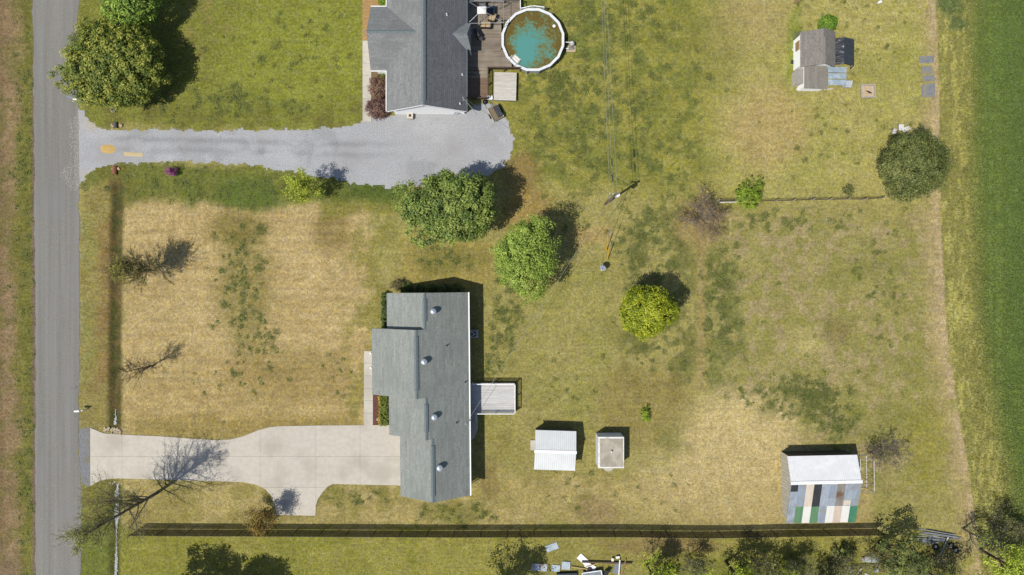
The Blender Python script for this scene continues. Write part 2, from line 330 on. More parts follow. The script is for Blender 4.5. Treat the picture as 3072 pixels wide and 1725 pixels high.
# ------------------------------------------------------------------ roads, drives, walks
def rough_poly(pts, amp=.12, step=.35, seed=1, closed=True):
    out = []; n = len(pts)
    for i in range(n if closed else n-1):
        a = Vector(pts[i][:2]); b_ = Vector(pts[(i+1) % n][:2]); k = max(1, int((b_-a).length/step))
        for j in range(k):
            p = a.lerp(b_, j/k); out.append((p.x, p.y))
    A = np.array(out); w = fbm(A[:, 0], A[:, 1], 1.3, seed, 4)-.5; w2 = fbm(A[:, 0], A[:, 1], 1.3, seed+40, 4)-.5
    A[:, 0] += w*amp*2; A[:, 1] += w2*amp*2
    return [tuple(p) for p in A]
QQ = lambda L_: [tuple(Q(x, y)[:2]) for x, y in L_]
PP = lambda L_: [tuple(P(x, y)[:2]) for x, y in L_]
asphalt = M('asphalt', S(130, 127, 121), S(155, 152, 145), 9, .88, .35, 30, stretch=(1, 1, 1), c3=S(144, 142, 138), s3=.25)
nt = asphalt.node_tree; gN = nt.nodes.new('ShaderNodeTexNoise'); gN.inputs['Scale'].default_value = 1.1; gN.inputs['Detail'].default_value = 5
gmap = nt.nodes.new('ShaderNodeMapping'); gmap.inputs['Scale'].default_value = (1.6, .035, 1); gg = nt.nodes.new('ShaderNodeNewGeometry')
nt.links.new(gg.outputs['Position'], gmap.inputs['Vector']); nt.links.new(gmap.outputs[0], gN.inputs['Vector'])
ghs = nt.nodes.new('ShaderNodeHueSaturation'); gmr = nt.nodes.new('ShaderNodeMapRange')
for i, v in enumerate((.3, .7, .86, 1.12)): gmr.inputs[i+1].default_value = v
nt.links.new(gN.outputs['Fac'], gmr.inputs[0]); nt.links.new(gmr.outputs[0], ghs.inputs['Value'])
pb = nt.nodes['Principled BSDF']; src = pb.inputs['Base Color'].links[0].from_socket
nt.links.new(src, ghs.inputs['Color']); nt.links.new(ghs.outputs[0], pb.inputs['Base Color'])
road_pts = QQ([(-0+82, -260), (82, 0), (86, 400), (89, 900), (90, 1446), (91, 1750), (207, 1750), (204, 1446), (203, 1230), (198, 1080), (200, 900), (198, 480), (198, 300), (197, 0), (197, -260)])
tag(MB().prism(rough_poly(road_pts, .24, .22, 5), -.05, .024).build('road', asphalt), 'grey worn asphalt lane along the left side', kind='structure')
gravel_m = M('gravel', S(158, 160, 166), S(198, 200, 205), 7, .95, .6, 14, c3=S(172, 169, 167), s3=.22)
drive = QQ([(192, 262), (215, 285), (250, 318), (300, 326), (400, 325), (600, 327), (700, 324), (850, 318), (908, 308), (912, 292), (985, 286), (1180, 272), (1212, 258), (1246, 264), (1284, 308), (1296, 350), (1290, 390), (1262, 428), (1200, 452), (1110, 470), (1020, 470), (940, 470), (880, 462), (800, 446), (700, 430), (600, 415), (450, 408), (330, 411), (270, 418), (232, 432), (207, 458), (192, 474)])
dpoly = rough_poly(drive, .34, .3, 9)
def ragged_sheet(name, poly, z, mat, colf, st=.16, label=None):
    A = np.array(poly); X_, Y_ = np.meshgrid(np.arange(A[:, 0].min()-.3, A[:, 0].max()+.3, st), np.arange(A[:, 1].min()-.3, A[:, 1].max()+.3, st))
    jx = (fbm(X_, Y_, .5, 301, 3)-.5)*.9; jy = (fbm(X_, Y_, .5, 331, 3)-.5)*.9; ins = inside(poly, X_+jx, Y_+jy)
    n_, m_ = X_.shape; cell = ins[:-1, :-1] & ins[1:, :-1] & ins[:-1, 1:] & ins[1:, 1:]; jj, ii2 = np.nonzero(cell); k = jj*m_+ii2
    F = np.stack([k, k+1, k+m_+1, k+m_], 1); used, inv = np.unique(F, return_inverse=True); V = np.stack([X_, Y_, np.full_like(X_, z)], -1).reshape(-1, 3)[used]
    return tag(npmesh(name, V, inv.reshape(-1, 4), mat, cols=colf(V[:, 0], V[:, 1])), label, kind='structure')
def gravel_col(x, y):
    u, v = uv_of(x, y); w = 14*(fbm(x, y, 5, 411)-.5); c = np.ones((len(x), 3)); cl = np.interp(u, [200, 300, 600, 900, 1200], [372, 362, 368, 378, 372])
    fade = sst(240, 330, u)*(1-sst(850, 1080, u))
    for o_, a in ((-14, .26), (13, .2)):
        c *= (1-a*np.exp(-((v-cl-o_+w)/7.5)**2)*fade*sst(.3, .55, fbm(x*.5, y, 1.5, 421)))[:, None]
    dk = sst(.56, .68, fbm(x, y, 3.5, 431)); c *= (1-.16*dk)[:, None]; br = sst(.55, .7, fbm(x, y, 4, 441)); c *= (1+.08*br)[:, None]
    tan = np.exp(-(((u-235)/26)**2+((v-312)/16)**2))+.8*np.exp(-(((u-225)/26)**2+((v-440)/14)**2)); tan = np.clip(tan, 0, 1)[:, None]
    return c*(1-tan)+np.array([1.15, 1.0, .78])*tan
gravel_m = M('gravel_drive', S(166, 167, 169), S(200, 201, 203), 7, .95, .35, 14, c3=S(176, 174, 174), s3=.22, vcol=True)
shoulder = QQ([(198, 1082), (226, 1074), (230, 1100), (230, 1215), (222, 1226), (204, 1212), (200, 1150)])
tag(MB().prism(rough_poly(shoulder, .15, .3, 19), -.05, .012).build('gravel_shoulder', M('gravel_dark', S(118, 120, 122), S(158, 160, 164), 6, .95, .8, 14, c3=S(140, 134, 110), s3=.8)), kind='structure')
# loose stones on the gravel
def inside(poly, X, Y):
    A = np.array(poly); n = len(A); r = np.zeros(X.shape, bool); j = n-1
    for i in range(n):
        c = ((A[i, 1] > Y) != (A[j, 1] > Y)) & (X < (A[j, 0]-A[i, 0])*(Y-A[i, 1])/(A[j, 1]-A[i, 1]+1e-12)+A[i, 0]); r ^= c; j = i
    return r
rg = np.random.default_rng(3)
def stones(name, poly, n, s0, s1, z, c0, c1, mat, label, parent=None):
    A = np.array(poly); X = rg.uniform(A[:, 0].min(), A[:, 0].max(), n*2); Y = rg.uniform(A[:, 1].min(), A[:, 1].max(), n*2)
    k = inside(poly, X, Y); X = X[k][:n]; Y = Y[k][:n]; m = len(X)
    s = rg.uniform(s0, s1, m); a = rg.uniform(0, 6.28, m)
    base = np.array([[1, 0, 0], [0, 1, 0], [-1, 0, 0], [0, -1, 0], [.1, .1, .8]]); ca, sa = np.cos(a), np.sin(a)
    V = np.zeros((m, 5, 3)); V[..., 0] = X[:, None]+s[:, None]*(base[:, 0]*ca[:, None]-base[:, 1]*sa[:, None]); V[..., 1] = Y[:, None]+s[:, None]*(base[:, 0]*sa[:, None]+base[:, 1]*ca[:, None]); V[..., 2] = z+s[:, None]*base[:, 2]
    F = np.array([[0, 1, 4], [1, 2, 4], [2, 3, 4], [3, 0, 4]]); F = (np.arange(m)[:, None, None]*5+F).reshape(-1, 3)
    t = rg.random(m)[:, None]; c = np.array(c0)*(1-t)+np.array(c1)*t; c = np.repeat(c, 5, 0)
    o = npmesh(name, V.reshape(-1, 3), F, mat, cols=c, parent=parent); tag(o, label, 'gravel' if not parent else None, kind='stuff'); return o
STN = leafmat('loose_stone', .0, .9, .2)
ragged_sheet('gravel_driveway', dpoly, .014, gravel_m, gravel_col, label='pale grey gravel driveway of the upper house')
stones('loose_gravel', rough_poly(drive, .7, .3, 9), 9000, .02, .05, .014, S(150, 151, 153), S(215, 215, 216), STN, 'loose grey stones covering the gravel driveway')
stones('spilled_gravel', QQ([(172, 300), (200, 290), (200, 480), (180, 480), (150, 440), (178, 400)]), 900, .02, .05, .024, S(170, 165, 160), S(215, 210, 205), STN, 'scattered light stones spilled on the road edge at the gravel driveway')
# sand patches on the gravel
sand = M('sand', S(205, 168, 96), S(226, 194, 126), 6, .95, .5, 10)
def mound(name, c, rx, ry, h, rz, mat, label, cat, seed=0, box=False):
    rr = random.Random(seed); vs_ = [(c[0], c[1], c[2]+h)]; fs = []; n = 28
    for ring, (k, hh) in enumerate(((.35, .95), (.7, .6), (1, 0))):
        for i in range(n):
            t = 2*math.pi*i/n; e = (1/max(abs(math.cos(t)), abs(math.sin(t)))*.85 if box else 1)*rr.uniform(.93, 1.07)
            x = rx*k*e*math.cos(t); y = ry*k*e*math.sin(t); vs_.append((c[0]+x*math.cos(rz)-y*math.sin(rz), c[1]+x*math.sin(rz)+y*math.cos(rz), c[2]+h*hh))
    for i in range(n):
        fs.append((0, 1+i, 1+(i+1) % n))
        for r_ in range(2): fs.append((1+r_*n+i, 1+(r_+1)*n+i, 1+(r_+1)*n+(i+1) % n, 1+r_*n+(i+1) % n))
    m = MB(); m.add(vs_, fs); return tag(m.build(name, mat, base=c, smooth=True), label, cat)
mound('sand_patch', P(324, 447, .012), .95, .55, .07, -.05, sand, 'round heap of yellow sand on the gravel driveway near the road', 'sand', 1)
mound('sand_patch', P(400, 463, .012), 1.35, .3, .04, -.06, M('sand_pale', S(212, 190, 142), S(222, 204, 164), 6, .95, .5, 10), 'long pale strip of sand on the gravel driveway', 'sand', 2, True)
# concrete
conc = M('concrete', S(210, 202, 187), S(222, 214, 199), 2.2, .85, .15, 9, c3=S(200, 192, 176), s3=.3, rnd=.03)
joint = M('joint', S(120, 112, 98))
def clip(poly, x0, x1, y0, y1):
    def cl(p, ins, it):
        out = []
        for i in range(len(p)):
            a, b_ = p[i-1], p[i]
            if ins(b_):
                if not ins(a): out.append(it(a, b_))
                out.append(b_)
            elif ins(a): out.append(it(a, b_))
        return out
    ix = lambda X: (lambda a, b_: (X, a[1]+(b_[1]-a[1])*(X-a[0])/(b_[0]-a[0])))
    iy = lambda Y: (lambda a, b_: (a[0]+(b_[0]-a[0])*(Y-a[1])/(b_[1]-a[1]), Y))
    for ins, it in ((lambda p: p[0] >= x0, ix(x0)), (lambda p: p[0] <= x1, ix(x1)), (lambda p: p[1] >= y0, iy(y0)), (lambda p: p[1] <= y1, iy(y1))):
        if poly: poly = cl(poly, ins, it)
    return poly
def slabs(name, poly, xs, ys, z0, z1, gap, label):
    root = MB().prism(poly, -.05, z0).build(name, joint); tag(root, label, kind='structure')
    for i in range(len(xs)-1):
        for j in range(len(ys)-1):
            p = clip(poly, xs[i]+gap, xs[i+1]-gap, ys[j]+gap, ys[j+1]-gap)
            q = []
            for a in p:
                if not q or math.dist(a, q[-1]) > .01: q.append(a)
            if len(q) >= 3:
                a = abs(sum(q[k-1][0]*q[k][1]-q[k][0]*q[k-1][1] for k in range(len(q))))/2
                if a > .15: MB().prism(q, z0+.001, z1).build('slab', conc, root)
    return root
def smooth_pts(L_, closed=True, k=3):
    pts = [Vector(p) for p in L_]
    for _ in range(2):
        out = []
        for i in range(len(pts)):
            a = pts[i]; b_ = pts[(i+1) % len(pts)]
            if (b_-a).length < .3: out.append(a); continue
            out += [a.lerp(b_, .22), a.lerp(b_, .78)]
        pts = out
    return [tuple(p) for p in pts]
cpoly = [(228, 1076), (262, 1090), (330, 1094), (400, 1097), (480, 1103), (545, 1107), (580, 1105), (610, 1098), (650, 1082), (680, 1074), (700, 1072), (800, 1070), (975, 1069), (1012, 1069), (1012, 1221), (837, 1217), (824, 1224), (810, 1240), (800, 1255), (795, 1272), (794, 1297), (697, 1295), (692, 1278), (684, 1248), (668, 1230), (645, 1219), (610, 1212), (500, 1209), (300, 1203), (268, 1205), (248, 1211), (228, 1222)]
xs = [Q(x, 0).x for x in (200, 308, 415, 520, 655, 795, 906, 1030)]; ys = [Q(0, y).y for y in (1310, 1226, 1148, 1050)]
slabs('concrete_driveway', QQ(cpoly), xs, ys, .03, .075, .008, 'pale concrete driveway of the lower house')
def walk(x0, x1, y0, y1, n, label):
    a = P(x0, y1); b_ = P(x1, y0); poly = [(a.x, a.y), (b_.x, a.y), (b_.x, b_.y), (a.x, b_.y)]
    slabs('walkway', poly, [a.x-1, b_.x+1], [a.y+(b_.y-a.y)*i/n for i in range(n+1)], .03, .07, .011, label)
walk(1092, 1119, 1053, 1276, 6, 'concrete walk in front of the lower house')
walk(1088, 1114, 122, 366, 7, 'concrete walk in front of the upper house')
# mulch beds
tag(MB().prism(rough_poly(PP([(1119, 1176), (1172, 1176), (1172, 1278), (1119, 1278)]), .03, .3, 3), -.05, .03).build('mulch_bed', M('mulch', S(92, 56, 44), S(134, 92, 78), 9, .95, .8, 14)), kind='structure')
tag(MB().prism(rough_poly(PP([(1088, -60), (1170, -60), (1170, 120), (1088, 120)]), .06, .3, 4), -.05, .02).build('straw_bed', M('straw', S(168, 130, 78), S(206, 168, 116), 5, .95, .8, 14)), kind='structure')
tag(MB().prism(rough_poly(PP([(1115, 212), (1170, 212), (1170, 350), (1115, 350)]), .06, .3, 8), -.05, .02).build('shrub_bed', M('bed', S(120, 98, 68), S(150, 126, 88), 5, .95, .8, 14)), kind='structure')
# curved slab and pads in the shade behind the lower house
tag(MB().prism(PP([(1405, 1246), (1434, 1246), (1434, 1285), (1428, 1305), (1418, 1318), (1405, 1326)]), -.05, .06).build('patio', conc), kind='structure')

# water in the ditch
wm = bpy.data.materials.new('ditch_water'); wm.use_nodes = True; N = wm.node_tree.nodes; L = wm.node_tree.links
b = N['Principled BSDF']; b.inputs['Base Color'].default_value = (.22, .23, .22, 1); b.inputs['Roughness'].default_value = .3; b.inputs['Specular IOR Level'].default_value = .8
geo = N.new('ShaderNodeNewGeometry'); n1 = N.new('ShaderNodeTexNoise'); n1.inputs['Scale'].default_value = 6.5; n1.inputs['Detail'].default_value = 4; L.new(geo.outputs['Position'], n1.inputs['Vector'])
bp = N.new('ShaderNodeBump'); bp.inputs['Strength'].default_value = 1; bp.inputs['Distance'].default_value = .2; L.new(n1.outputs['Fac'], bp.inputs['Height']); L.new(bp.outputs[0], b.inputs['Normal'])
def ribbon(name, vv, ww, z, mat, seed):
    rr = random.Random(seed); mb = MB(); pts = []
    vfine = np.arange(vv[0], vv[-1], 2.0)
    Lp = []; Rp = []
    for v in vfine:
        w = np.interp(v, vv, ww); c = float(ditch_x(np.array(v)))+rr.uniform(-1.5, 1.5)
        Lp.append(Q(c-w*rr.uniform(.55, 1.15), v)); Rp.append(Q(c+w*rr.uniform(.55, 1.15), v))
    for i in range(len(vfine)-1):
        q = [Lp[i], Rp[i], Rp[i+1], Lp[i+1]]; mb.add([(p.x, p.y, z) for p in q], [(0, 3, 2, 1)])
    return tag(mb.build(name, mat), kind='structure')
ribbon('ditch_water', [1207, 1216, 1224, 1240, 1300, 1312, 1330, 1380, 1400, 1420, 1450, 1520], [4, 5, 2, 6, 6.5, 4, 1.2, 2.5, 3, 4, 3.5, 3], -.215, wm, 4)
ribbon('ditch_pool', [1030, 1046, 1056, 1066, 1074], [.8, 1.6, 3, 4, 3], -.225, wm, 5)

# ------------------------------------------------------------------ turf blades and crop
def blades(name, X, Y, Z, h, w, C, per, mat, label, cat, lean=.6, seed=1):
    r = np.random.default_rng(seed); m = len(X)*per
    X = np.repeat(X, per)+r.normal(0, .05, m); Y = np.repeat(Y, per)+r.normal(0, .05, m); Z = np.repeat(Z, per); C = np.repeat(C, per, 0)
    H = np.repeat(h, per)*r.uniform(.6, 1.3, m); a = r.uniform(0, 6.283, m); t = r.uniform(.2, 1, m)*lean
    dx, dy = np.cos(a), np.sin(a); W = w*r.uniform(.6, 1.4, m)
    V = np.zeros((m, 3, 3)); V[:, 0] = np.stack([X-dy*W, Y+dx*W, Z-.01], 1); V[:, 1] = np.stack([X+dy*W, Y-dx*W, Z-.01], 1)
    V[:, 2] = np.stack([X+dx*H*t*1.6, Y+dy*H*t*1.6, Z+H], 1)
    C = C*r.uniform(.62, 1.4, m)[:, None]; C = np.repeat(C, 3, 0)
    o = npmesh(name, V.reshape(-1, 3), np.arange(m*3).reshape(-1, 3), mat, cols=C)
    return tag(o, label, cat, kind='stuff')
hard = [road_pts, dpoly, QQ(cpoly), shoulder, PP([(1060+28, 115), (1114, 115), (1114, 366), (1088, 366)]), PP([(1090, 1050), (1172, 1050), (1172, 1280), (1090, 1280)])]
def not_hard(X, Y):
    k = np.ones(X.shape, bool)
    for p in hard: k &= ~inside(p, X, Y)
    return k
def gcol(X, Y):
    i = np.clip(np.searchsorted(gx, X), 0, nx-1); j = np.clip(np.searchsorted(gy, Y), 0, ny-1); return GC[j, i]
n = 190000
X = rg.uniform(-64, 64, n); Y = rg.uniform(-37, 37, n); u, v = uv_of(X, Y); fe = np.interp(v, FIELD_V, FIELD_U)
k = not_hard(X, Y) & (u < fe); X, Y = X[k], Y[k]
C = gcol(X, Y); grn = C[:, 1]/(C[:, 0]+1e-4)
blades('grass', X, Y, gz(X, Y), .04+.06*np.clip(grn-.8, 0, .6), .042, C*1.12, 2, GRASS, 'short patchy grass over the yards', 'grass', seed=2)
# crop rows, about 19 cm apart
X = []; Y = []
for r_ in np.arange(0, 16, .2):
    y = np.arange(-40, 40, .14); e = np.interp((-y*25+862.5)/K6, FIELD_V, FIELD_U); x0 = (e*K6-1536)/25
    X.append(x0*0 + (2368*K6-1536)/25 + r_ + 0*y - 0.8); Y.append(y+rg.uniform(-.06, .06, len(y)))
X = np.concatenate(X); Y = np.concatenate(Y); X = X + rg.normal(0, .025, len(X)); u, v = uv_of(X, Y); fe = np.interp(v, FIELD_V, FIELD_U); q = u-fe
dens = np.clip(.42+.58*sst(20, 110, q), 0, 1)*(.55+.9*fbm(X, Y, 1.1, 7)); k = (q > 1) & (rg.random(len(X)) < dens) & (X < 66)
X, Y, q = X[k], Y[k], q[k]
rowf = .55+.75*np.random.default_rng(9).random(400)[np.clip(((X+60)/.4).astype(int), 0, 399)]; kk = rg.random(len(X)) < rowf; X, Y, q = X[kk], Y[kk], q[kk]
t = sst(25, 125, q+30*(fbm(X, Y, 4, 77)-.5))[:, None]; C = np.array(S(164, 160, 88))*(1-t)+np.array(S(118, 142, 72))*t; C = C*(.82+.36*fbm(X*1.0, Y*.15, 1.2, 17))[:, None]
str_ = rg.random(len(X)) < .22*(1-t[:, 0]); C[str_] = np.array(S(212, 202, 140))
blades('crop', X, Y, np.zeros(len(X)), np.full(len(X), .2), .035, C, 3, GRASS, 'rows of young green grain in the field on the right', 'crop', lean=.5, seed=5)

# low broad-leaved weeds in patches
wx, wy, wz = [], [], []
for cu, cv, r_, a_ in CLUMPS:
    rm = r_*K6/25; k = int(55*rm*rm*a_)+3; c_ = Q(cu, cv); sub = rg.normal(0, rm*.42, (max(3, int(9*rm)), 2)); j = rg.integers(0, len(sub), k)
    d_ = sub[j]+rg.normal(0, .11, (k, 2)); wx.append(c_.x+d_[:, 0]); wy.append(c_.y+d_[:, 1])
wx = np.concatenate(wx); wy = np.concatenate(wy); ok = not_hard(wx, wy); wx, wy = wx[ok], wy[ok]; k = len(wx)
ct = np.array(S(104, 116, 54))*(1-.45*rg.random(k))[:, None]+np.array(S(122, 128, 66))*.5*rg.random(k)[:, None]; t_ = rg.uniform(0, 6.283, k); s_ = rg.uniform(.05, .1, k)
pos = np.stack([wx, wy, gz(wx, wy)+rg.uniform(.03, .11, k)], 1); e1 = np.stack([np.cos(t_), np.sin(t_), rg.uniform(-.4, .4, k)], 1)*s_[:, None]; e2 = np.stack([-np.sin(t_), np.cos(t_), rg.uniform(-.4, .4, k)], 1)*s_[:, None]*.7
tag(npmesh('weeds', np.stack([pos-e1, pos-e2, pos+e1, pos+e2], 1).reshape(-1, 3), np.arange(k*4).reshape(-1, 4), GRASS, cols=np.repeat(ct, 4, 0)), 'dark green weed patches dotted over the lawns', 'weeds', kind='stuff')
# ------------------------------------------------------------------ buildings
white = M('white_paint', (.46, .46, .455), (.54, .54, .53), 3, .5, 0)
white_trim = M('white_trim', (.50, .50, .495), (.56, .56, .55), 3, .45)
siding = M('white_siding', (.74, .74, .73), (.80, .80, .79), 2, .6, stretch=(1, 1, 6))
brick_m = M('brick_wall', S(140, 92, 76), S(165, 120, 100), 6, .9, .3)
dark_metal = M('dark_metal', S(52, 54, 58), S(64, 66, 70), 8, .45)
galv = M('galvanised', S(165, 170, 176), S(196, 200, 206), 5, .4, metal=.2, spec=.5)
alu = M('aluminium', (.62, .63, .66), (.74, .75, .77), 5, .3, metal=.85, spec=.5)
def shingle(name, a, b_, c3): return M(name, S(*a), S(*b_), 7, .9, .5, 22, c3=S(*c3), s3=.3, stretch=(1, .6, 1), vcol=True)
sh_low = shingle('shingle_grey_green', (144, 149, 143), (168, 173, 166), (149, 154, 148))
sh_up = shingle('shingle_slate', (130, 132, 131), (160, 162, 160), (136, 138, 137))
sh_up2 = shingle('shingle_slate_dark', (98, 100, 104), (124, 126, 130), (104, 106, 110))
sh_shed = shingle('shingle_brown_grey', (128, 122, 114), (158, 152, 144), (136, 130, 124))
cap_m = M('ridge_cap', S(112, 124, 126), S(134, 145, 147), 6, .9, .3)
rgR = np.random.default_rng(77)
def course_slope(parent, name, E0, E1, R1, R0, mat, exp_=.25, lip=.02, thick=.1, tab=.9):
    """shingle courses from eave to ridge; every course is cut into tabs that sit a little uneven"""
    E0, E1, R0, R1 = map(Vector, (E0, E1, R0, R1)); n = (E1-E0).cross(R0-E0).normalized()
    if n.z < 0: n = -n
    k = max(1, round((R0-E0).length/exp_)); w = max(1, round((E1-E0).length/tab)); V = []; F = []; C = []
    def quad(q, c): j = len(V); V.extend(tuple(p) for p in q); F.append((j, j+1, j+2, j+3)); C.extend([c]*4)
    for i in range(k):
        t0, t1 = i/k, (i+1)/k; o = rgR.uniform(0, 1/w); cut = [0.0]+[min(.999, o+x/w) for x in range(w)]+[1.0]; row = rgR.uniform(.95, 1.05)
        g = lambda s_, t: E0.lerp(E1, s_).lerp(R0.lerp(R1, s_), t)
        for s0, s1 in zip(cut[:-1], cut[1:]):
            if s1-s0 < 1e-4: continue
            c = row*rgR.uniform(.91, 1.09); h = n*(lip*rgR.uniform(.7, 1.3)); a0, a1 = g(s0, t0), g(s1, t0)
            quad((a0+h, a1+h, g(s1, t1)+n*.001, g(s0, t1)+n*.001), (c, c, c)); quad((a0, a1, a1+h, a0+h), (c*.8,)*3)
    q = [E0, E1, R1, R0]; lo = [p-n*thick for p in q]; quad(lo[::-1], (.9,)*3)
    for i in range(4): quad((q[i], lo[i], lo[(i+1) % 4], q[(i+1) % 4]), (.95,)*3)
    return npmesh(name, V, F, mat, parent, cols=np.array(C))
def gable_wall(parent, x0, x1, y0, y1, ze, zr, mat, name='wall'):
    """pentagonal prism, ridge along y"""
    xm = (x0+x1)/2; p = [(x0, 0), (x1, 0), (x1, ze), (xm, zr), (x0, ze)]
    vs_ = [(a, y0, b_) for a, b_ in p]+[(a, y1, b_) for a, b_ in p]
    m = MB(); m.add(vs_, [(0, 1, 2, 3, 4), (9, 8, 7, 6, 5)]+[(i, 5+i, 5+(i+1) % 5, (i+1) % 5) for i in range(5)]); return m.build(name, mat, parent)
def turbine(parent, x, y, zr):
    v_ = MB().lathe((x, y, zr), [(.17, -.15), (.17, .12), (.3, .2), (.37, .34), (.35, .46), (.22, .56), (.05, .6)], 18).build('turbine_vent', alu, parent, smooth=True)
    MB().lathe((x, y, zr+.6), [(.09, 0), (.09, .03), (.02, .05)], 10).build('cap', galv, v_)
    m = MB()
    for i in range(14):
        t = 2*math.pi*i/14; m.box((x+.37*math.cos(t), y+.37*math.sin(t), zr+.36), (.015, .05, .26), t+.6)
    m.build('fins', galv, v_)
def pipe_vent(parent, x, y, z, mat, h=.35, r=.05):
    MB().lathe((x, y, z), [(r*2.2, -.05), (r*1.6, .05), (r, .08), (r, h)], 10).build('vent_pipe', mat, parent)

# ---- lower house
ZE, PI_L = 3.3, .65
hc = P(1290, 1185, 0)
H1 = thing('house', hc, 'long grey roofed house with stepped gables and white gutter beside the concrete driveway', 'house')
secs = {'A': (1164.5, 878, 984), 'B': (1118.5, 984, 1182), 'C': (1168, 1182, 1303.5), 'D': (1200.5, 1303.5, 1487.5)}
XR = P(1407.5, 0, ZE).x
def yz(py): return P(0, py, ZE).y
def roof_z(x, xl): xm = (xl+XR)/2; return ZE+(XR-xm-abs(x-xm))*PI_L
for kx, (pxl, p0, p1) in secs.items():
    xl = P(pxl, 0, ZE).x; y1, y0 = yz(p0), yz(p1); xm = (xl+XR)/2; zr = ZE+(XR-xm)*PI_L
    course_slope(H1, 'roof_slope', (xl, y1, ZE), (xl, y0, ZE), (xm, y0, zr), (xm, y1, zr), sh_low)
    course_slope(H1, 'roof_slope', (XR, y0, ZE), (XR, y1, ZE), (xm, y1, zr), (xm, y0, zr), sh_low)
    o0 = .35 if kx in 'D' else (.0 if kx in 'AB' else 0); o1 = .35 if kx == 'A' else (.12 if kx == 'B' else 0)
    if kx == 'B': o0 = .12
    if kx == 'C': o0 = .12
    gable_wall(H1, xl+.4, XR-.4, y0+o0+.01, y1-o1-.01, ZE-.1+.4*PI_L-.06, zr-.16, siding if kx in 'BD' else brick_m)
    # ridge caps: raised vent over the middle, flat cap at the ends
    def cap(ya, yb, w, h, nm):
        m = MB(); dz = w*PI_L
        for s_ in (-1, 1): m.slab4([(xm, ya, zr+h), (xm+s_*w, ya, zr+h-dz), (xm+s_*w, yb, zr+h-dz), (xm, yb, zr+h)][::s_], .025)
        m.build(nm, cap_m, H1)
    cap(y0-.02, y1+.02, .16, .045, 'ridge_cap'); cap(y0+.7 if kx in 'D' else y0+.9, y1-.7, .24, .13, 'ridge_vent')
ytop, ybot = yz(878), yz(1487.5)
gut = MB().bx(XR+.005, XR+.14, ybot, ytop, ZE-.1, ZE+.05).build('gutter', white_trim, H1)
for yy in (ytop-.3, ybot+.3): MB().bx(XR-.28, XR-.2, yy-.04, yy+.04, .05, ZE-.2).build('downspout', white_trim, H1)
for kx, (pxl, p0, p1) in secs.items():
    xl = P(pxl, 0, ZE).x; MB().bx(xl-.06, xl-.005, yz(p1)+.02, yz(p0)-.02, ZE-.12, ZE-.01).build('fascia', M('fascia_grey', S(150, 158, 160)), H1)
for px, py, kx in ((1303.5, 934, 'A'), (1277, 1082, 'B'), (1303.5, 1249.5, 'C'), (1317.5, 1403.5, 'D')):
    xl = P(secs[kx][0], 0, ZE).x; z = 5.6; p = P(px, py, z); turbine(H1, p.x, p.y, roof_z(p.x, xl)+.08)
for px, py, kx in ((1342, 1037, 'B'), (1394, 1151, 'B'), (1368, 1271, 'C')):
    xl = P(secs[kx][0], 0, ZE).x; p = P(px, py, 4.6); pipe_vent(H1, p.x, p.y, roof_z(p.x, xl), dark_metal, .42, .06)
mp_ = P(1396.5, 1273, 4.2); mz = roof_z(mp_.x, P(1168, 0, ZE).x)
mast = MB().tube((mp_.x, mp_.y, 1.2), (mp_.x, mp_.y, mz+.75), .035).lathe((mp_.x, mp_.y, mz), [(.16, -.03), (.12, .06), (.05, .1)], 10).build('service_mast', galv, H1)
MB().lathe((mp_.x, mp_.y, mz+.7), [(.06, 0), (.1, .06), (.08, .14), (.03, .17)], 10).build('weatherhead', galv, mast)
MAST1 = Vector((mp_.x, mp_.y, mz+.8))
pl = P(1113, 0, 0).x
for py in (1057, 1101):
    c = P(1116, py, 2.6); MB().bx(c.x-.09, c.x+.09, c.y-.09, c.y+.09, .07, ZE-.1).build('porch_post', white_trim, H1)
# garage door and windows on the driveway side, back door to the deck
xD = P(1200.5, 0, ZE).x+.4; yD = (yz(1303.5)+yz(1487.5))/2
gd = MB().bx(xD-.04, xD-.005, yD-2.4, yD+2.4, .08, 2.3).build('garage_door', white, H1)
for i in range(4): MB().bx(xD-.055, xD-.041, yD-2.36, yD+2.36, .12+i*.55, .62+i*.55).build('panel', white_trim, gd)
glass = M('window_glass', (.03, .04, .05), None, rough=.08, spec=.6)
def window_x(par, x, y, z, w, h, s_):
    f = MB().box((x+s_*.03, y, z), (.05, w, h)).build('window', white_trim, par)
    for j in (-1, 1): MB().box((x+s_*.06, y+j*w*.24, z), (.02, w*.42, h*.86)).build('pane', glass, f)
xB = P(1118.5, 0, ZE).x+.4
for py in (1020, 1140): window_x(H1, xB, yz(py), 1.7, 1.5, 1.3, -1)
window_x(H1, P(1164.5, 0, ZE).x+.4, yz(930), 1.7, 1.5, 1.3, -1)
for py in (925, 1030, 1110, 1350, 1430): window_x(H1, XR-.4, yz(py), 1.7, 1.2, 1.2, 1)
dr = MB().box((XR-.37, yz(1200), 1.75), (.05, 1.8, 2.1)).build('door', white_trim, H1)
MB().box((XR-.33, yz(1200), 1.8), (.02, 1.5, 1.8)).build('pane', glass, dr)
H1.rotation_euler.z = R(.55)

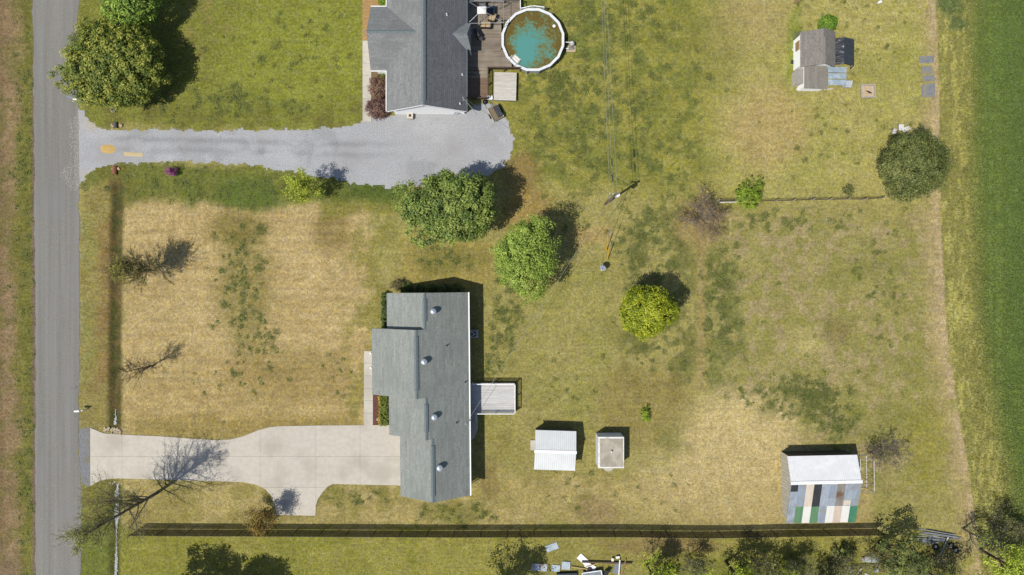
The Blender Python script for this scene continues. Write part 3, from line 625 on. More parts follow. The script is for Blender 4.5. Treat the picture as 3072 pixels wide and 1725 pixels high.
# ---- upper house
PI_U = .63
hu = P(1280, 140, 0)
H2 = thing('house', hu, 'slate roofed house with a cross gable and white gable end above the gravel driveway', 'house')
xl, xr = P(1160, 0, ZE).x, P(1400, 0, ZE).x; xm = (xl+xr)/2; zr = ZE+(xr-xm)*PI_U; y0, y1 = yz(334), yz(-160)
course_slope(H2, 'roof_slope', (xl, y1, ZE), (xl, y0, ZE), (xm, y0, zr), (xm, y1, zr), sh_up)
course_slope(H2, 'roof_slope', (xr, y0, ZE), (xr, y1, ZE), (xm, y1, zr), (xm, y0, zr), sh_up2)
gable_wall(H2, xl+.45, xr-.45, y0+.5, y1-.5, ZE-.1+.45*PI_U-.05, zr-.15, siding)
for ya, yb, w, h, nm in ((y0-.02, y1, .18, .05, 'ridge_cap'), (y0+.4, y1-.5, .26, .15, 'ridge_vent')):
    m = MB()
    for s_ in (-1, 1): m.slab4([(xm, ya, zr+h), (xm+s_*w, ya, zr+h-w*PI_U), (xm+s_*w, yb, zr+h-w*PI_U), (xm, yb, zr+h)][::s_], .03)
    m.build(nm, cap_m, H2)
# cross gable towards the road
xg = P(1112, 0, ZE).x; ga, gb = yz(20.5), yz(212); gm_ = (ga+gb)/2; gz_ = ZE+(ga-gm_)*PI_U
course_slope(H2, 'cross_gable_slope', (xm, ga, ZE), (xg, ga, ZE), (xg, gm_, gz_), (xm-.3, gm_, gz_), sh_up)
course_slope(H2, 'cross_gable_slope', (xg, gb, ZE), (xm, gb, ZE), (xm-.3, gm_, gz_), (xg, gm_, gz_), sh_up)
m = MB()
for s_ in (-1, 1): m.slab4([(xg-.02, gm_, gz_+.05), (xm-.6, gm_, gz_+.05), (xm-.6, gm_+s_*.18, gz_+.05-.18*PI_U), (xg-.02, gm_+s_*.18, gz_+.05-.18*PI_U)][::s_], .03)
m.build('ridge_cap', cap_m, H2)
m = MB(); p = [(gb+.4, 0), (ga-.4, 0), (ga-.4, ZE+.1), (gm_, gz_-.15), (gb+.4, ZE+.1)]
m.add([(xg+.4, a, z) for a, z in p]+[(xm-1, a, z) for a, z in p], [(4, 3, 2, 1, 0), (5, 6, 7, 8, 9)]+[(i, (i+1) % 5, 5+(i+1) % 5, 5+i) for i in range(5)]); m.build('wall', siding, H2)
# small porch hip on the deck side
xa, xb_ = P(1350, 0, 3.2).x, P(1413, 0, 3.2).x; pa, pb_ = P(0, 71.6, 3.2).y, P(0, 150, 3.2).y; pm = (pa+pb_)/2; pz = 3.35+(pa-pm)*.62
xe = P(1404.5, 0, 3.2).x-.05
for nm, q in (('porch_roof_slope', ((xb_, pa, 3.35), (xa, pa, 3.35), (xa, pm, pz), (xe, pm, pz))), ('porch_roof_slope', ((xa, pb_, 3.35), (xb_, pb_, 3.35), (xe, pm, pz), (xa, pm, pz)))):
    course_slope(H2, nm, q[0], q[1], q[2], q[3], M('porch_shingle', S(118, 124, 126), S(142, 148, 150), 7, .9, .4, vcol=True))
m = MB(); m.add([(xb_, pb_, 3.352), (xb_, pa, 3.352), (xe, pm, pz+.004), (xb_, pb_, 3.25), (xb_, pa, 3.25)], [(0, 1, 2), (3, 4, 1, 0)]); m.build('porch_hip', M('porch_hip', S(118, 124, 126), S(142, 148, 150), 7, .9, .4), H2)
for py in (78, 144):
    c = P(1409, py, 3.2); MB().bx(c.x-.07, c.x+.07, c.y-.07, c.y+.07, 0, 3.25).build('porch_post', white_trim, H2)
# gutters and rake trim
MB().bx(xl-.1, xl-.005, y0, gb-.02, ZE-.1, ZE+.06).build('gutter', white_trim, H2)
MB().bx(xl-.1, xl-.005, ga+.02, y1, ZE-.1, ZE+.06).build('gutter', white_trim, H2)
MB().bx(xg+.02, xl-.1, gb-.1, gb-.005, ZE-.1, ZE+.06).build('gutter', white_trim, H2); MB().bx(xg+.02, xl-.1, ga+.005, ga+.1, ZE-.1, ZE+.06).build('gutter', white_trim, H2)
MB().bx(xr+.005, xr+.09, y0, pb_-.05, ZE-.1, ZE+.05).build('gutter', M('gutter_grey', S(120, 124, 128)), H2); MB().bx(xr+.005, xr+.09, pa+.05, y1, ZE-.1, ZE+.05).build('gutter', MATS['gutter_grey'], H2)
for s_ in (-1, 1):
    ex = xl if s_ < 0 else xr; m = MB(); m.slab4([(ex, y0-.005, ZE-.02), (ex, y0-.05, ZE-.02), (xm, y0-.05, zr-.02), (xm, y0-.005, zr-.02)][::-s_], .18); m.build('rake_board', white_trim, H2)
for px, py, z in ((1340, 42, 4.9), (1386.5, 222, 3.9), (1379.5, 309, 4.1)):
    p = P(px, py, z); pipe_vent(H2, p.x, p.y, ZE+(xr-p.x)*PI_U, white_trim, .35, .06)
p = P(1389.5, 293, 4.3); z = ZE+(xr-p.x)*PI_U
ms = MB().tube((p.x, p.y, z-.2), (p.x, p.y, z+.8), .035).build('service_mast', galv, H2); MB().lathe((p.x, p.y, z+.75), [(.06, 0), (.1, .06), (.08, .14), (.03, .17)], 10).build('weatherhead', galv, ms)
MB().lathe((p.x, p.y, z), [(.15, -.03), (.11, .06), (.05, .1)], 10).build('flashing', galv, ms)
MB().tube((p.x, p.y, z+.7), (p.x+1.6, p.y-1.7, z-.5), .03).build('mast_brace', galv, ms)
MAST2 = Vector((p.x, p.y, z+.9))
gw = MB(); 
for i in (-1, 1): gw.lathe((P(1370, 0, 0).x+i*.14, y0+.33, 1.0), [(.12, -.1), (.14, 0), (.12, .1)], 10)
gw.build('meter', galv, H2)

# ---- white metal shed
def ribbed(parent, name, E0, E1, R1, R0, mat, pitch=.26, rib=.03, thick=.03):
    """ribbed metal sheet, ribs run from eave to ridge"""
    E0, E1, R0, R1 = map(Vector, (E0, E1, R0, R1)); n = (E1-E0).cross(R0-E0).normalized()
    if n.z < 0: n = -n
    k = max(1, round((E1-E0).length/pitch)); ts = [];
    for i in range(k):
        for a, h in ((0, 0), (.72, 0), (.79, rib), (.93, rib), (1, 0)): ts.append(((i+a)/k, h))
    vs_ = []; fs = []
    for t, h in ts: vs_ += [E0.lerp(E1, t)+n*h, R0.lerp(R1, t)+n*h]
    for i in range(len(ts)-1): fs.append((2*i, 2*i+2, 2*i+3, 2*i+1))
    j = len(vs_); q = [E0, E1, R1, R0]; vs_ += [p+n*.0 for p in q]+[p-n*thick for p in q]
    fs += [(j+4, j+7, j+6, j+5)]+[(j+i, j+4+i, j+4+(i+1) % 4, j+(i+1) % 4) for i in range(4)]
    m = MB(); m.add(vs_, fs); return m.build(name, mat, parent)
wroof = M('white_metal_roof', (.385, .395, .39), (.42, .43, .42), 1.2, .5, c3=(.36, .37, .37), s3=.5)
c = P(1665, 1352, 0); SH = thing('shed', c, 'white shed with a ribbed white metal roof behind the long house', 'shed')
ze, zr_ = 2.35, 3.05; xa, xb_ = P(1603.5, 0, ze).x, P(1726.5, 0, ze).x; ya, yb = P(0, 1292, ze).y, P(0, 1410.5, ze).y; ym = (ya+yb)/2
nsh = 5
for i in range(nsh):
    u0, u1 = xa+(xb_-xa)*i/nsh, xa+(xb_-xa)*(i+1)/nsh
    ribbed(SH, 'roof_sheet', (u1, ya, ze), (u0, ya, ze), (u0, ym, zr_), (u1, ym, zr_), wroof); ribbed(SH, 'roof_sheet', (u0, yb, ze), (u1, yb, ze), (u1, ym, zr_), (u0, ym, zr_), wroof)
m = MB()
for s_ in (-1, 1): m.slab4([(xa-.06, ym, zr_+.06), (xb_+.06, ym, zr_+.06), (xb_+.06, ym+s_*.17, zr_+.06-.17*.3), (xa-.06, ym+s_*.17, zr_+.06-.17*.3)][::s_], .02)
m.build('ridge_cap', white_trim, SH)
m = MB(); p = [(yb+.25, 0), (ya-.25, 0), (ya-.25, ze+.01), (ym, zr_-.07), (yb+.25, ze+.01)]
m.add([(xa+.15, a, z) for a, z in p]+[(xb_-.15, a, z) for a, z in p], [(4, 3, 2, 1, 0), (5, 6, 7, 8, 9)]+[(i, (i+1) % 5, 5+(i+1) % 5, 5+i) for i in range(5)]); m.build('wall', M('shed_wall', S(104, 100, 94), S(124, 120, 112), 3, .85), SH)
d = MB().box((xa+.13, ym+.1, 1.05), (.04, 1.3, 2.0)).build('door', M('shed_door', S(225, 222, 214)), SH); MB().box((xa+.09, ym-.4, 1.0), (.04, .05, .12)).build('handle', dark_metal, d)
SH.rotation_euler.z = R(-1.8)
a, b_ = P(1591, 1350), P(1612, 1320); tag(MB().bx(a.x, b_.x, a.y, b_.y, -.02, .14).build('concrete_step', conc, base=(a+b_)/2), 'small concrete pad at the left end of the white shed', 'step')

# ---- concrete-roofed well house
zt = 2.4; a = P(1794.5, 1404, zt); b_ = P(1871.5, 1311, zt); cc = (a+b_)/2; cc.z = 0
WH = thing('pump_house', cc, 'small white block building with a flat concrete roof beside the white shed', 'pump house')
bl = M('white_block', (.46, .47, .48), (.56, .57, .57), 3, .8, .2)
MB().bx(a.x, b_.x, a.y, b_.y, 0, zt-.02).build('wall', bl, WH)
MB().bx(a.x-.015, b_.x+.015, a.y-.015, b_.y+.015, zt-.018, zt+.03).build('roof_edge', M('flaking_white', (.40, .40, .385), (.5, .5, .485), 5, .85, .4, c3=(.28, .27, .25), s3=1.2), WH)
MB().bx(a.x+.2, b_.x-.1, a.y+.14, b_.y-.18, zt+.031, zt+.05).build('roof_slab', M('stained_concrete', S(178, 168, 150), S(208, 199, 182), 1.3, .9, .3, c3=S(168, 158, 140), s3=.5), WH)
p = P(1833, 1352, zt); vp = MB().tube((p.x, p.y, zt), (p.x, p.y, zt+.42), .06, n=12).build('vent_pipe', white_trim, WH); MB().tube((p.x, p.y, zt+.42), (p.x+.02, p.y-.16, zt+.44), .06, n=12).build('elbow', white_trim, vp)
d = MB().box(((a.x+b_.x)/2-.2, a.y-.02, 1.0), (.85, .04, 1.95)).build('door', M('old_door', S(190, 186, 176), S(205, 200, 190), 4), WH); MB().box(((a.x+b_.x)/2+.12, a.y-.06, 1.0), (.05, .04, .1)).build('handle', dark_metal, d)
pts = [(P(1824.5, 1404).x+.68*math.cos(t), P(0, 1398).y+.62*math.sin(t)) for t in np.linspace(math.pi, 2*math.pi, 14)]
tag(MB().prism(pts, -.02, .12).build('concrete_step', conc, base=P(1824, 1402)), 'half-round concrete step at the foot of the small block building', 'step')

# ---- barn with patchwork roof
c = P(2462, 1458); BA = thing('barn', c, 'barn with a white upper roof slope and a patchwork of coloured metal sheets', 'barn')
zn, zk, zs = 2.5, 3.45, 1.75
xa, xb_ = P(2364, 0, zn).x, P(2574, 0, zn).x; yn = P(0, 1366, zn).y; yk = P(0, 1448, zk).y; ysv = P(0, 1568, zs).y
rgB = random.Random(5)
wb = M('white_barn_roof', (.42, .425, .43), (.49, .49, .49), 1.0, .5, c3=(.43, .435, .44), s3=.4); nb = 9; xk = [xa+(xb_-xa)*i/nb for i in range(nb+1)]
for i in range(nb): ribbed(BA, 'roof_sheet', (xk[i+1], yn, zn), (xk[i], yn, zn), (xk[i], yk, zk), (xk[i+1], yk, zk), wb, .24, .018)
def tin(nm, a, b_, met=.25, c3=None): return M(nm, S(*a), S(*b_), 1.5, .5, metal=met, c3=S(*c3) if c3 else None, s3=.9, stretch=(2, .4, 1))
grey_tin = tin('grey_tin', (164, 175, 187), (192, 200, 210), .1, c3=(154, 162, 168)); blue_tin = tin('blue_grey_tin', (150, 164, 182), (178, 190, 204), .1, c3=(166, 168, 164)); black_tin = tin('black_sheet', (54, 54, 56), (72, 72, 74), 0)
cream_tin = tin('cream_tin', (222, 208, 188), (236, 224, 206), 0); white_tin = tin('white_tin', (240, 238, 230), (250, 248, 242), 0); green_tin = tin('green_tin', (96, 140, 100), (116, 158, 118), 0); teal_tin = tin('teal_green_tin', (62, 130, 100), (92, 152, 120), 0); rust_tin = tin('rusty_tin', (142, 132, 120), (166, 160, 152), .1, (130, 100, 84)); pink_tin = tin('pinkish_tin', (216, 196, 178), (228, 210, 194), 0)
row1 = [grey_tin, blue_tin, cream_tin, black_tin, grey_tin, blue_tin, rust_tin, grey_tin, blue_tin]
row2 = [grey_tin, green_tin, white_tin, green_tin, blue_tin, white_tin, pink_tin, white_tin, teal_tin]
ts = .56
for i in range(nb):
    x0, x1 = xk[i], xk[i+1]
    lerp = lambda t, dz=0: (yk+(ysv-yk)*t, zk+(zs-zk)*t+dz)
    (yA, zA), (yB, zB), (yC, zC) = lerp(.02, .012), lerp(ts+.02, .012), lerp(ts, -.012)
    ribbed(BA, 'roof_sheet', (x0, yB+rgB.uniform(-.05, .05), zB), (x1-.004, yB, zB), (x1-.004, yA, zA), (x0, yA, zA), row1[i], .12, .014); ribbed(BA, 'roof_sheet', (x0, ysv+rgB.uniform(-.04, .04), zs-.012), (x1-.004, ysv, zs-.012), (x1-.004, yC, zC), (x0, yC, zC), row2[i], .12, .014)
# odd patches laid over the sheets
def patch(i0, i1, t0, t1, mat, dz=.04):
    x0, x1 = xa+(xb_-xa)*i0/nb, xa+(xb_-xa)*i1/nb; f = lambda t: (yk+(ysv-yk)*t, zk+(zs-zk)*t+dz)
    (y_0, z_0), (y_1, z_1) = f(t0), f(t1); ribbed(BA, 'roof_patch', (x0, y_1, z_1), (x1, y_1, z_1), (x1, y_0, z_0), (x0, y_0, z_0), mat, .12, .014)
patch(.05, .95, .04, .2, black_tin); patch(7.05, 7.95, .44, .56, cream_tin); patch(5.0, 6.0, .37, .55, grey_tin, .035); patch(7.0, 8.0, .2, .43, tin('pale_tin', (172, 186, 196), (196, 206, 212)), .035); patch(4.95, 5.95, .01, .035, cream_tin, .05)
m = MB(); m.slab4([(xa-.05, yk+.22, zk-.02), (xa-.05, yk-.02, zk+.06), (xb_+.08, yk-.02, zk+.06), (xb_+.08, yk+.22, zk-.02)][::-1], .02); m.slab4([(xa-.05, yk-.02, zk+.06), (xa-.05, yk-.12, zk+.02), (xb_+.08, yk-.12, zk+.02), (xb_+.08, yk-.02, zk+.06)][::-1], .02); m.build('ridge_cap', white_trim, BA)
wallm = M('weathered_board', S(220, 212, 192), S(238, 232, 214), 3, .9, .4, stretch=(1, 1, .2))
ww = .3; p = [(ysv+.35, 0), (yn-.05, 0), (yn-.05, zn-.08), (yk, zk-.1), (ysv+.35, zs+.05)]
m = MB(); m.add([(xa+ww, a, z) for a, z in p]+[(xb_-ww, a, z) for a, z in p], [(4, 3, 2, 1, 0), (5, 6, 7, 8, 9)]+[(i, (i+1) % 5, 5+(i+1) % 5, 5+i) for i in range(5)]); m.build('wall', M('barn_core', S(80, 74, 64)), BA)
ny_ = 20
for i in range(ny_):                         # boards on the visible left wall
    t0, t1 = yn-.05+(ysv+.35-yn+.05)*i/ny_, yn-.05+(ysv+.35-yn+.05)*(i+1)/ny_; tm = (t0+t1)/2
    zt_ = zn-.08+(zk-.02-zn)*(yn-tm)/(yn-yk) if tm > yk else zk-.1+(zs+.05-zk+.1)*(yk-tm)/(yk-ysv-.35)
    MB().bx(xa+ww-.05-rgB.uniform(0, .02), xa+ww-.002, t1+.015, t0-.012, .02+rgB.uniform(0, .08), zt_-.06).build('board', wallm, BA)
BA.rotation_euler.z = R(1.2)
# kennel frame beside the barn
KN = thing('kennel_frame', P(2600, 1425), 'open galvanised pipe pen standing against the right side of the barn', 'pen')
kp = [P(2581, 1378, 1.8), P(2622, 1377, 1.8), P(2623, 1476, 1.8), P(2581, 1476, 1.8)]
for i, p in enumerate(kp): MB().tube((p.x, p.y, 0), (p.x, p.y, 1.8), .03).build('post', galv, KN)
for i in range(4): MB().tube(kp[i], kp[(i+1) % 4], .028).build('top_rail', galv, KN); MB().tube(Vector((kp[i].x, kp[i].y, .08)), Vector((kp[(i+1) % 4].x, kp[(i+1) % 4].y, .08)), .025).build('bottom_rail', galv, KN)
for t in (.34, .76):
    q0, q1 = kp[0].lerp(kp[3], t), kp[1].lerp(kp[2], t); MB().tube(q0, q1, .022).build('cross_rail', galv, KN)
for a, b_ in ((kp[0].lerp(kp[3], .76), kp[2]), (kp[1].lerp(kp[2], .76), kp[3]), (kp[1].lerp(kp[2], .34), kp[0].lerp(kp[3], .5))): MB().tube(a, b_, .02).build('brace', dark_metal, KN)
m = MB()
for i in range(9):
    t = i/8; q0, q1 = kp[1].lerp(kp[2], t), kp[1].lerp(kp[2], t); m.tube((q0.x, q0.y, .08), (q0.x, q0.y, 1.78), .006, n=4)
tag(m.build('wire', galv, KN), kind='stuff')

# ---- shed at the upper right
c = P(2450, 170); S2 = thing('shed', c, 'old grey shingled shed with white walls in the upper right yard', 'shed')
ze = 2.2; xa, xb_ = P(2400.5, 0, ze).x, P(2505.5, 0, ze).x; ya, yb = P(0, 96, ze).y, P(0, 201, ze).y; xm2 = (xa+xb_)/2+.35; zr2 = 3.45
course_slope(S2, 'roof_slope', (xa, ya, ze), (xa, yb, ze), (xm2, yb, zr2), (xm2, ya, zr2), sh_shed); course_slope(S2, 'roof_slope', (xb_, yb, ze), (xb_, ya, ze), (xm2, ya, zr2), (xm2, yb, zr2), sh_shed)
m = MB(); p = [(xa+.1, 0), (xb_-.25, 0), (xb_-.25, ze+.02), (xm2, zr2-.12), (xa+.1, ze-.05)]
m.add([(a, yb+.25, z) for a, z in p]+[(a, ya-.25, z) for a, z in p], [(0, 1, 2, 3, 4), (9, 8, 7, 6, 5)]+[(i, 5+i, 5+(i+1) % 5, (i+1) % 5) for i in range(5)]); m.build('wall', siding, S2)
MB().bx(xm2-.16, xm2+.1, ya-.95, ya, zr2-.06, zr2+.03).build('ridge_patch', M('ridge_dark', S(120, 118, 114)), S2)
for t in (.33,):
    yy = ya+(yb-ya)*t; MB().bx(xa-.03, xa+.09, yy-.5, yy+.5, .9, 1.9).build('shutter', M('tan_board', S(196, 164, 120)), S2)
# annex
zx = 2.05; x0, x1 = P(2411.5, 0, zx).x, P(2482, 0, zx).x; y0_, y1_ = P(0, 266, zx).y, yb+.2
ax_ = M('annex_roof', S(138, 132, 122), S(160, 154, 144), 6, .9, .4, c3=S(146, 140, 132), s3=.5, vcol=True)
course_slope(S2, 'annex_roof', (x1, y0_, zx-.1), (x1, y1_, zx-.1), (x0, y1_, zx+.2), (x0, y0_, zx+.2), ax_)
MB().bx(x0+.1, x1-.1, y0_+.3, y1_-.05, 0, zx-.2).build('annex_wall', siding, S2)
course_slope(S2, 'lean_to_roof', (x0-.75, y1_-.2, 1.35), (x0-.75, y0_+.7, 1.35), (x0+.08, y0_+.7, 1.75), (x0+.08, y1_-.2, 1.75), M('lean_to_grey', S(158, 152, 144), S(176, 170, 162), 5, .9, vcol=True))
MB().bx(x0-.6, x0+.09, y0_+.8, y1_-.3, 0, 1.3).build('lean_to_wall', wallm, S2)
# clear plastic panels
gp = M('plastic_panel', S(150, 170, 182), S(184, 200, 210), 1.6, .35, spec=.6, c3=S(206, 216, 220), s3=1.0)
for i in range(3):
    q0, q1 = P(2483, 200+i*19, 1.9), P(2540.5, 218+i*19, 1.9); m = MB(); m.slab4([(q0.x, q1.y+.03, 1.98), (q1.x, q1.y+.03, 1.8), (q1.x, q0.y-.03, 1.8), (q0.x, q0.y-.03, 1.98)], .02); m.build('roof_panel', gp, S2)
for px, py in ((2486, 203), (2539, 203), (2486, 255), (2539, 255)):
    p = P(px, py, 1.7); MB().bx(p.x-.05, p.x+.05, p.y-.05, p.y+.05, 0, 1.78).build('post', wallm, S2)
# tarp lean-to
TP = thing('tarp_shelter', P(2536, 155), 'shiny black tarp shelter against the right side of the shingled shed', 'shelter')
tm_ = M('black_tarp', S(38, 40, 44), S(60, 62, 67), 2.5, .32, .55, 2.2, spec=.6, stretch=(.6, 2.2, 1))
zt_ = 1.7; e0, e1, rx_ = P(2506, 0, zt_).x, P(2567, 0, zt_).x, P(2532, 0, 2.15).x; ty0, ty1 = P(0, 194, zt_).y, P(0, 115, zt_).y
def cloth(q, nx_, ny__, seed, amp):
    r_ = np.random.default_rng(seed); U_, V_ = np.meshgrid(np.linspace(0, 1, nx_), np.linspace(0, 1, ny__)); q = [np.array(p) for p in q]
    Pn = ((1-U_)*(1-V_))[..., None]*q[0]+(U_*(1-V_))[..., None]*q[1]+(U_*V_)[..., None]*q[2]+((1-U_)*V_)[..., None]*q[3]
    Pn[..., 2] += amp*(fbm(U_*2+seed, V_*9, 1.2, seed, 3)-.5)*2; ii_ = (np.arange(ny__-1)[:, None]*nx_+np.arange(nx_-1)).ravel()
    return Pn.reshape(-1, 3), np.stack([ii_, ii_+1, ii_+nx_+1, ii_+nx_], 1)
for q, nm in (([(e0, ty0, 1.72), (rx_, ty0, 2.15), (rx_, ty1, 2.15), (e0, ty1, 1.72)], 'tarp_slope'), ([(rx_, ty0, 2.15), (e1, ty0, 1.35), (e1, ty1, 1.35), (rx_, ty1, 2.15)], 'tarp_slope'), ([(e1, ty0, 1.35), (e1+.1, ty0-.1, .02), (e1+.1, ty1, .02), (e1, ty1, 1.35)], 'tarp_side')):
    V_, F_ = cloth(q, 14, 26, 3, .05); npmesh(nm, V_, F_, tm_, TP, smooth=True)
for x, z in ((e0+.1, 1.65), (rx_, 2.08), (e1-.08, 1.25)):
    for y in (ty0+.1, ty1-.1): MB().bx(x-.04, x+.04, y-.04, y+.04, 0, z).build('post', wallm, TP)
# ------------------------------------------------------------------ decks, pool, fences, poles
dk_brown = M('deck_wood', S(130, 118, 104), S(162, 148, 130), 3, .85, .3, stretch=(.25, 3, 1), c3=S(172, 160, 144), s3=.4, rnd=.12)
dk_dark = M('deck_wood_dark', S(84, 66, 54), S(110, 90, 76), 4, .85, .3, rnd=.1)
dk_pale = M('pale_wood', S(208, 200, 187), S(232, 226, 216), 3, .85, .3, stretch=(.3, 3, 1), rnd=.06)
dk_grey = M('grey_deck_wood', S(202, 200, 197), S(238, 237, 234), 4, .8, .2, stretch=(.15, 3, 1), rnd=.10)
def boards_x(parent, x0, x1, y0, y1, z, w, gap, mat, t=.035, name='deck_board'):
    n = max(1, int(round((y1-y0)/(w+gap)))); st = (y1-y0)/n; me = None
    for i in range(n):
        yc = y0+st*(i+.5)
        if me is None:
            o = MB().box((0, 0, 0), (x1-x0, st-gap, t)).build(name, mat, None); me = o.data; o.parent = parent
        else:
            o = bpy.data.objects.new(name, me); COL.objects.link(o); o.parent = parent
        o.location = Vector(((x0+x1)/2, yc, z-t/2))-org(parent)
def rail(parent, a, b_, zf, h, mat, nb=None, sp=.13, bw=.035, pw=.09, rw=.09, posts=True, lower=True):
    a = Vector((a[0], a[1], 0)); b_ = Vector((b_[0], b_[1], 0)); d = b_-a; L_ = d.length; rz = math.atan2(d.y, d.x); mid = (a+b_)/2
    MB().box((mid.x, mid.y, zf+h), (L_+.06, rw, .04), rz).build('top_rail', mat, parent)
    if lower: MB().box((mid.x, mid.y, zf+.12), (L_, .04, .06), rz).build('bottom_rail', mat, parent)
    n = nb or max(1, int(L_/sp)); me = None
    for i in range(1, n):
        p = a.lerp(b_, i/n)
        if me is None: o = MB().box((0, 0, 0), (bw, bw, h-.04)).build('baluster', mat); me = o.data; o.parent = parent
        else: o = bpy.data.objects.new('baluster', me); COL.objects.link(o); o.parent = parent
        o.location = Vector((p.x, p.y, zf+(h-.04)/2+.02))-org(parent); o.rotation_euler.z = rz
    if posts:
        k = max(1, round(L_/2.2))
        for i in range(k+1):
            p = a.lerp(b_, i/k); MB().box((p.x, p.y, (zf+h+.06)/2), (pw, pw, zf+h+.06), rz).build('post', mat, parent)
# ---- deck of the lower house
zf = .75
x0, x1, y0, y1 = P(1409, 0, zf).x+.05, P(1545, 0, zf+1).x, P(0, 1242, zf+1).y, P(0, 1153, zf+1).y
DK = thing('deck', Vector(((x0+x1)/2, (y0+y1)/2, 0)), 'raised wooden deck with white picket railing behind the long house', 'deck')
boards_x(DK, x0, x1, y0+.02, y1-.02, zf, .14, .012, dk_grey)
MB().bx(x0, x1-.02, y0+.04, y1-.04, zf-.28, zf-.06).build('joists', dk_dark, DK)
wr = M('white_rail', (.46, .46, .455), (.54, .54, .53), 4, .5)
rail(DK, (x0+.3, y1), (x1, y1), zf, 1.0, wr); rail(DK, (x1, y1), (x1, y0), zf, 1.0, wr); rail(DK, (x1, y0), (x0+.75, y0), zf, 1.0, wr)
for i in range(4): MB().bx(x0+.1, x0+.72, y0-.28*(i+1), y0-.28*i-.01, 0, zf-.18*(i+1)).build('step', dk_grey, DK)
m = MB().tube((x0+.75, y0, zf+1), (x0+.75, y0-1.1, 1.05), .035).tube((x0+.75, y0-1.1, 0), (x0+.75, y0-1.1, 1.05), .04); m.build('stair_rail', wr, DK)
# air conditioner
c = P(1423, 1001); AC = thing('air_conditioner', c, 'square air conditioner unit with round fan grille in the shade behind the long house', 'air conditioner')
MB().box((c.x, c.y, .05), (1.0, 1.0, .1)).build('pad', conc, AC); acm = M('ac_grey', S(190, 192, 194), S(205, 206, 208), 4, .5)
MB().box((c.x, c.y, .5), (.78, .78, .8)).build('cabinet', acm, AC); f = MB().lathe((c.x, c.y, .9), [(.34, 0), (.34, .03), (.31, .035)], 24).build('fan_grille', dark_metal, AC)
m = MB()
for i in range(3): m.box((c.x+.15*math.cos(2.1*i), c.y+.15*math.sin(2.1*i), .945), (.26, .13, .01), 2.1*i)
m.build('blade', acm, f); MB().lathe((c.x, c.y, .935), [(.07, 0), (.07, .03)], 10).build('hub', acm, f)

# ---- deck of the upper house
zd = .85
DU = thing('deck', P(1470, 120), 'weathered brown wooden deck between the slate roofed house and the pool', 'deck')
xw = P(1400, 0, zd).x-.45
boards_x(DU, xw, P(1504, 0, zd).x, P(0, 203, zd).y, P(0, 60, zd).y, zd, .14, .012, dk_brown); boards_x(DU, P(1504, 0, zd).x+.01, P(1535, 0, zd).x, P(0, 203, zd).y, P(0, 150, zd).y, zd, .14, .012, dk_brown)
boards_x(DU, xw, P(1562, 0, zd).x, P(0, 60, zd).y, P(0, -20, zd).y, zd, .14, .012, dk_brown)
for i, (pa, pb) in enumerate(((203, 212), (212, 222), (222, 232))): boards_x(DU, xw, P(1463, 0, .5).x, P(0, pb, .5).y, P(0, pa, .5).y, zd-.17*(i+1), .14, .012, dk_brown, .04, 'step_board')
zl = .3
boards_x(DU, xw, P(1463, 0, zl).x, P(0, 293, zl).y, P(0, 232, zl).y, zl, .14, .012, M('deck_wood_red', S(126, 104, 86), S(150, 126, 106), 3, .85, .3, stretch=(.25, 3, 1), rnd=.1))
MB().bx(xw+.05, P(1500, 0, zd).x, P(0, 202, zd).y+.03, P(0, -18, zd).y, .02, zd-.06).build('joists', dk_dark, DU)
a, b_ = P(1464, 203, zd+.6), P(1560, 203, zd+.6); rail(DU, a, b_, zd, .75, dk_dark, sp=.16, bw=.07, rw=.12)
a, b_ = P(1464, 206, zl+.6), P(1464, 293, zl+.6); rail(DU, a, b_, zl, .9, dk_dark, sp=.2, bw=.06, rw=.1)
a, b_ = P(1419, 294, zl+.6), P(1463, 294, zl+.6); rail(DU, a, b_, zl, .75, dk_dark, sp=.16, bw=.07, rw=.12)
a, b_ = P(1410, 2, zd+.8), P(1561, 0.5, zd+.8); rail(DU, a, b_, zd, .9, dk_brown, sp=.5); a, b_ = P(1561, 0.5, zd+.8), P(1561, 24, zd+.8); rail(DU, a, b_, zd, .9, wr, sp=.4)
# pale platform
zp = .62; a, b_ = P(1482, 301, zp), P(1549, 217, zp)
PF = thing('platform', Vector(((a.x+b_.x)/2, (a.y+b_.y)/2, 0)), 'low platform of pale bleached boards beside the brown deck', 'platform')
boards_x(PF, a.x, b_.x, a.y, b_.y, zp, .19, .01, dk_pale, .05, 'board'); MB().bx(a.x+.05, b_.x-.05, a.y+.05, b_.y-.05, 0, zp-.055).build('base', M('base_grey', S(150, 146, 138)), PF)
PF.rotation_euler.z = R(-1.5)
tag(MB().path([P(1548, 228+i*6, .1)+Vector((.16*math.sin(i*2.3), .1*math.cos(i*3.1), .02*(i % 2))) for i in range(12)], .03).build('garden_hose', M('hose_green', S(60, 100, 78)), base=P(1549, 260)), 'green garden hose lying beside the pale platform', 'hose')
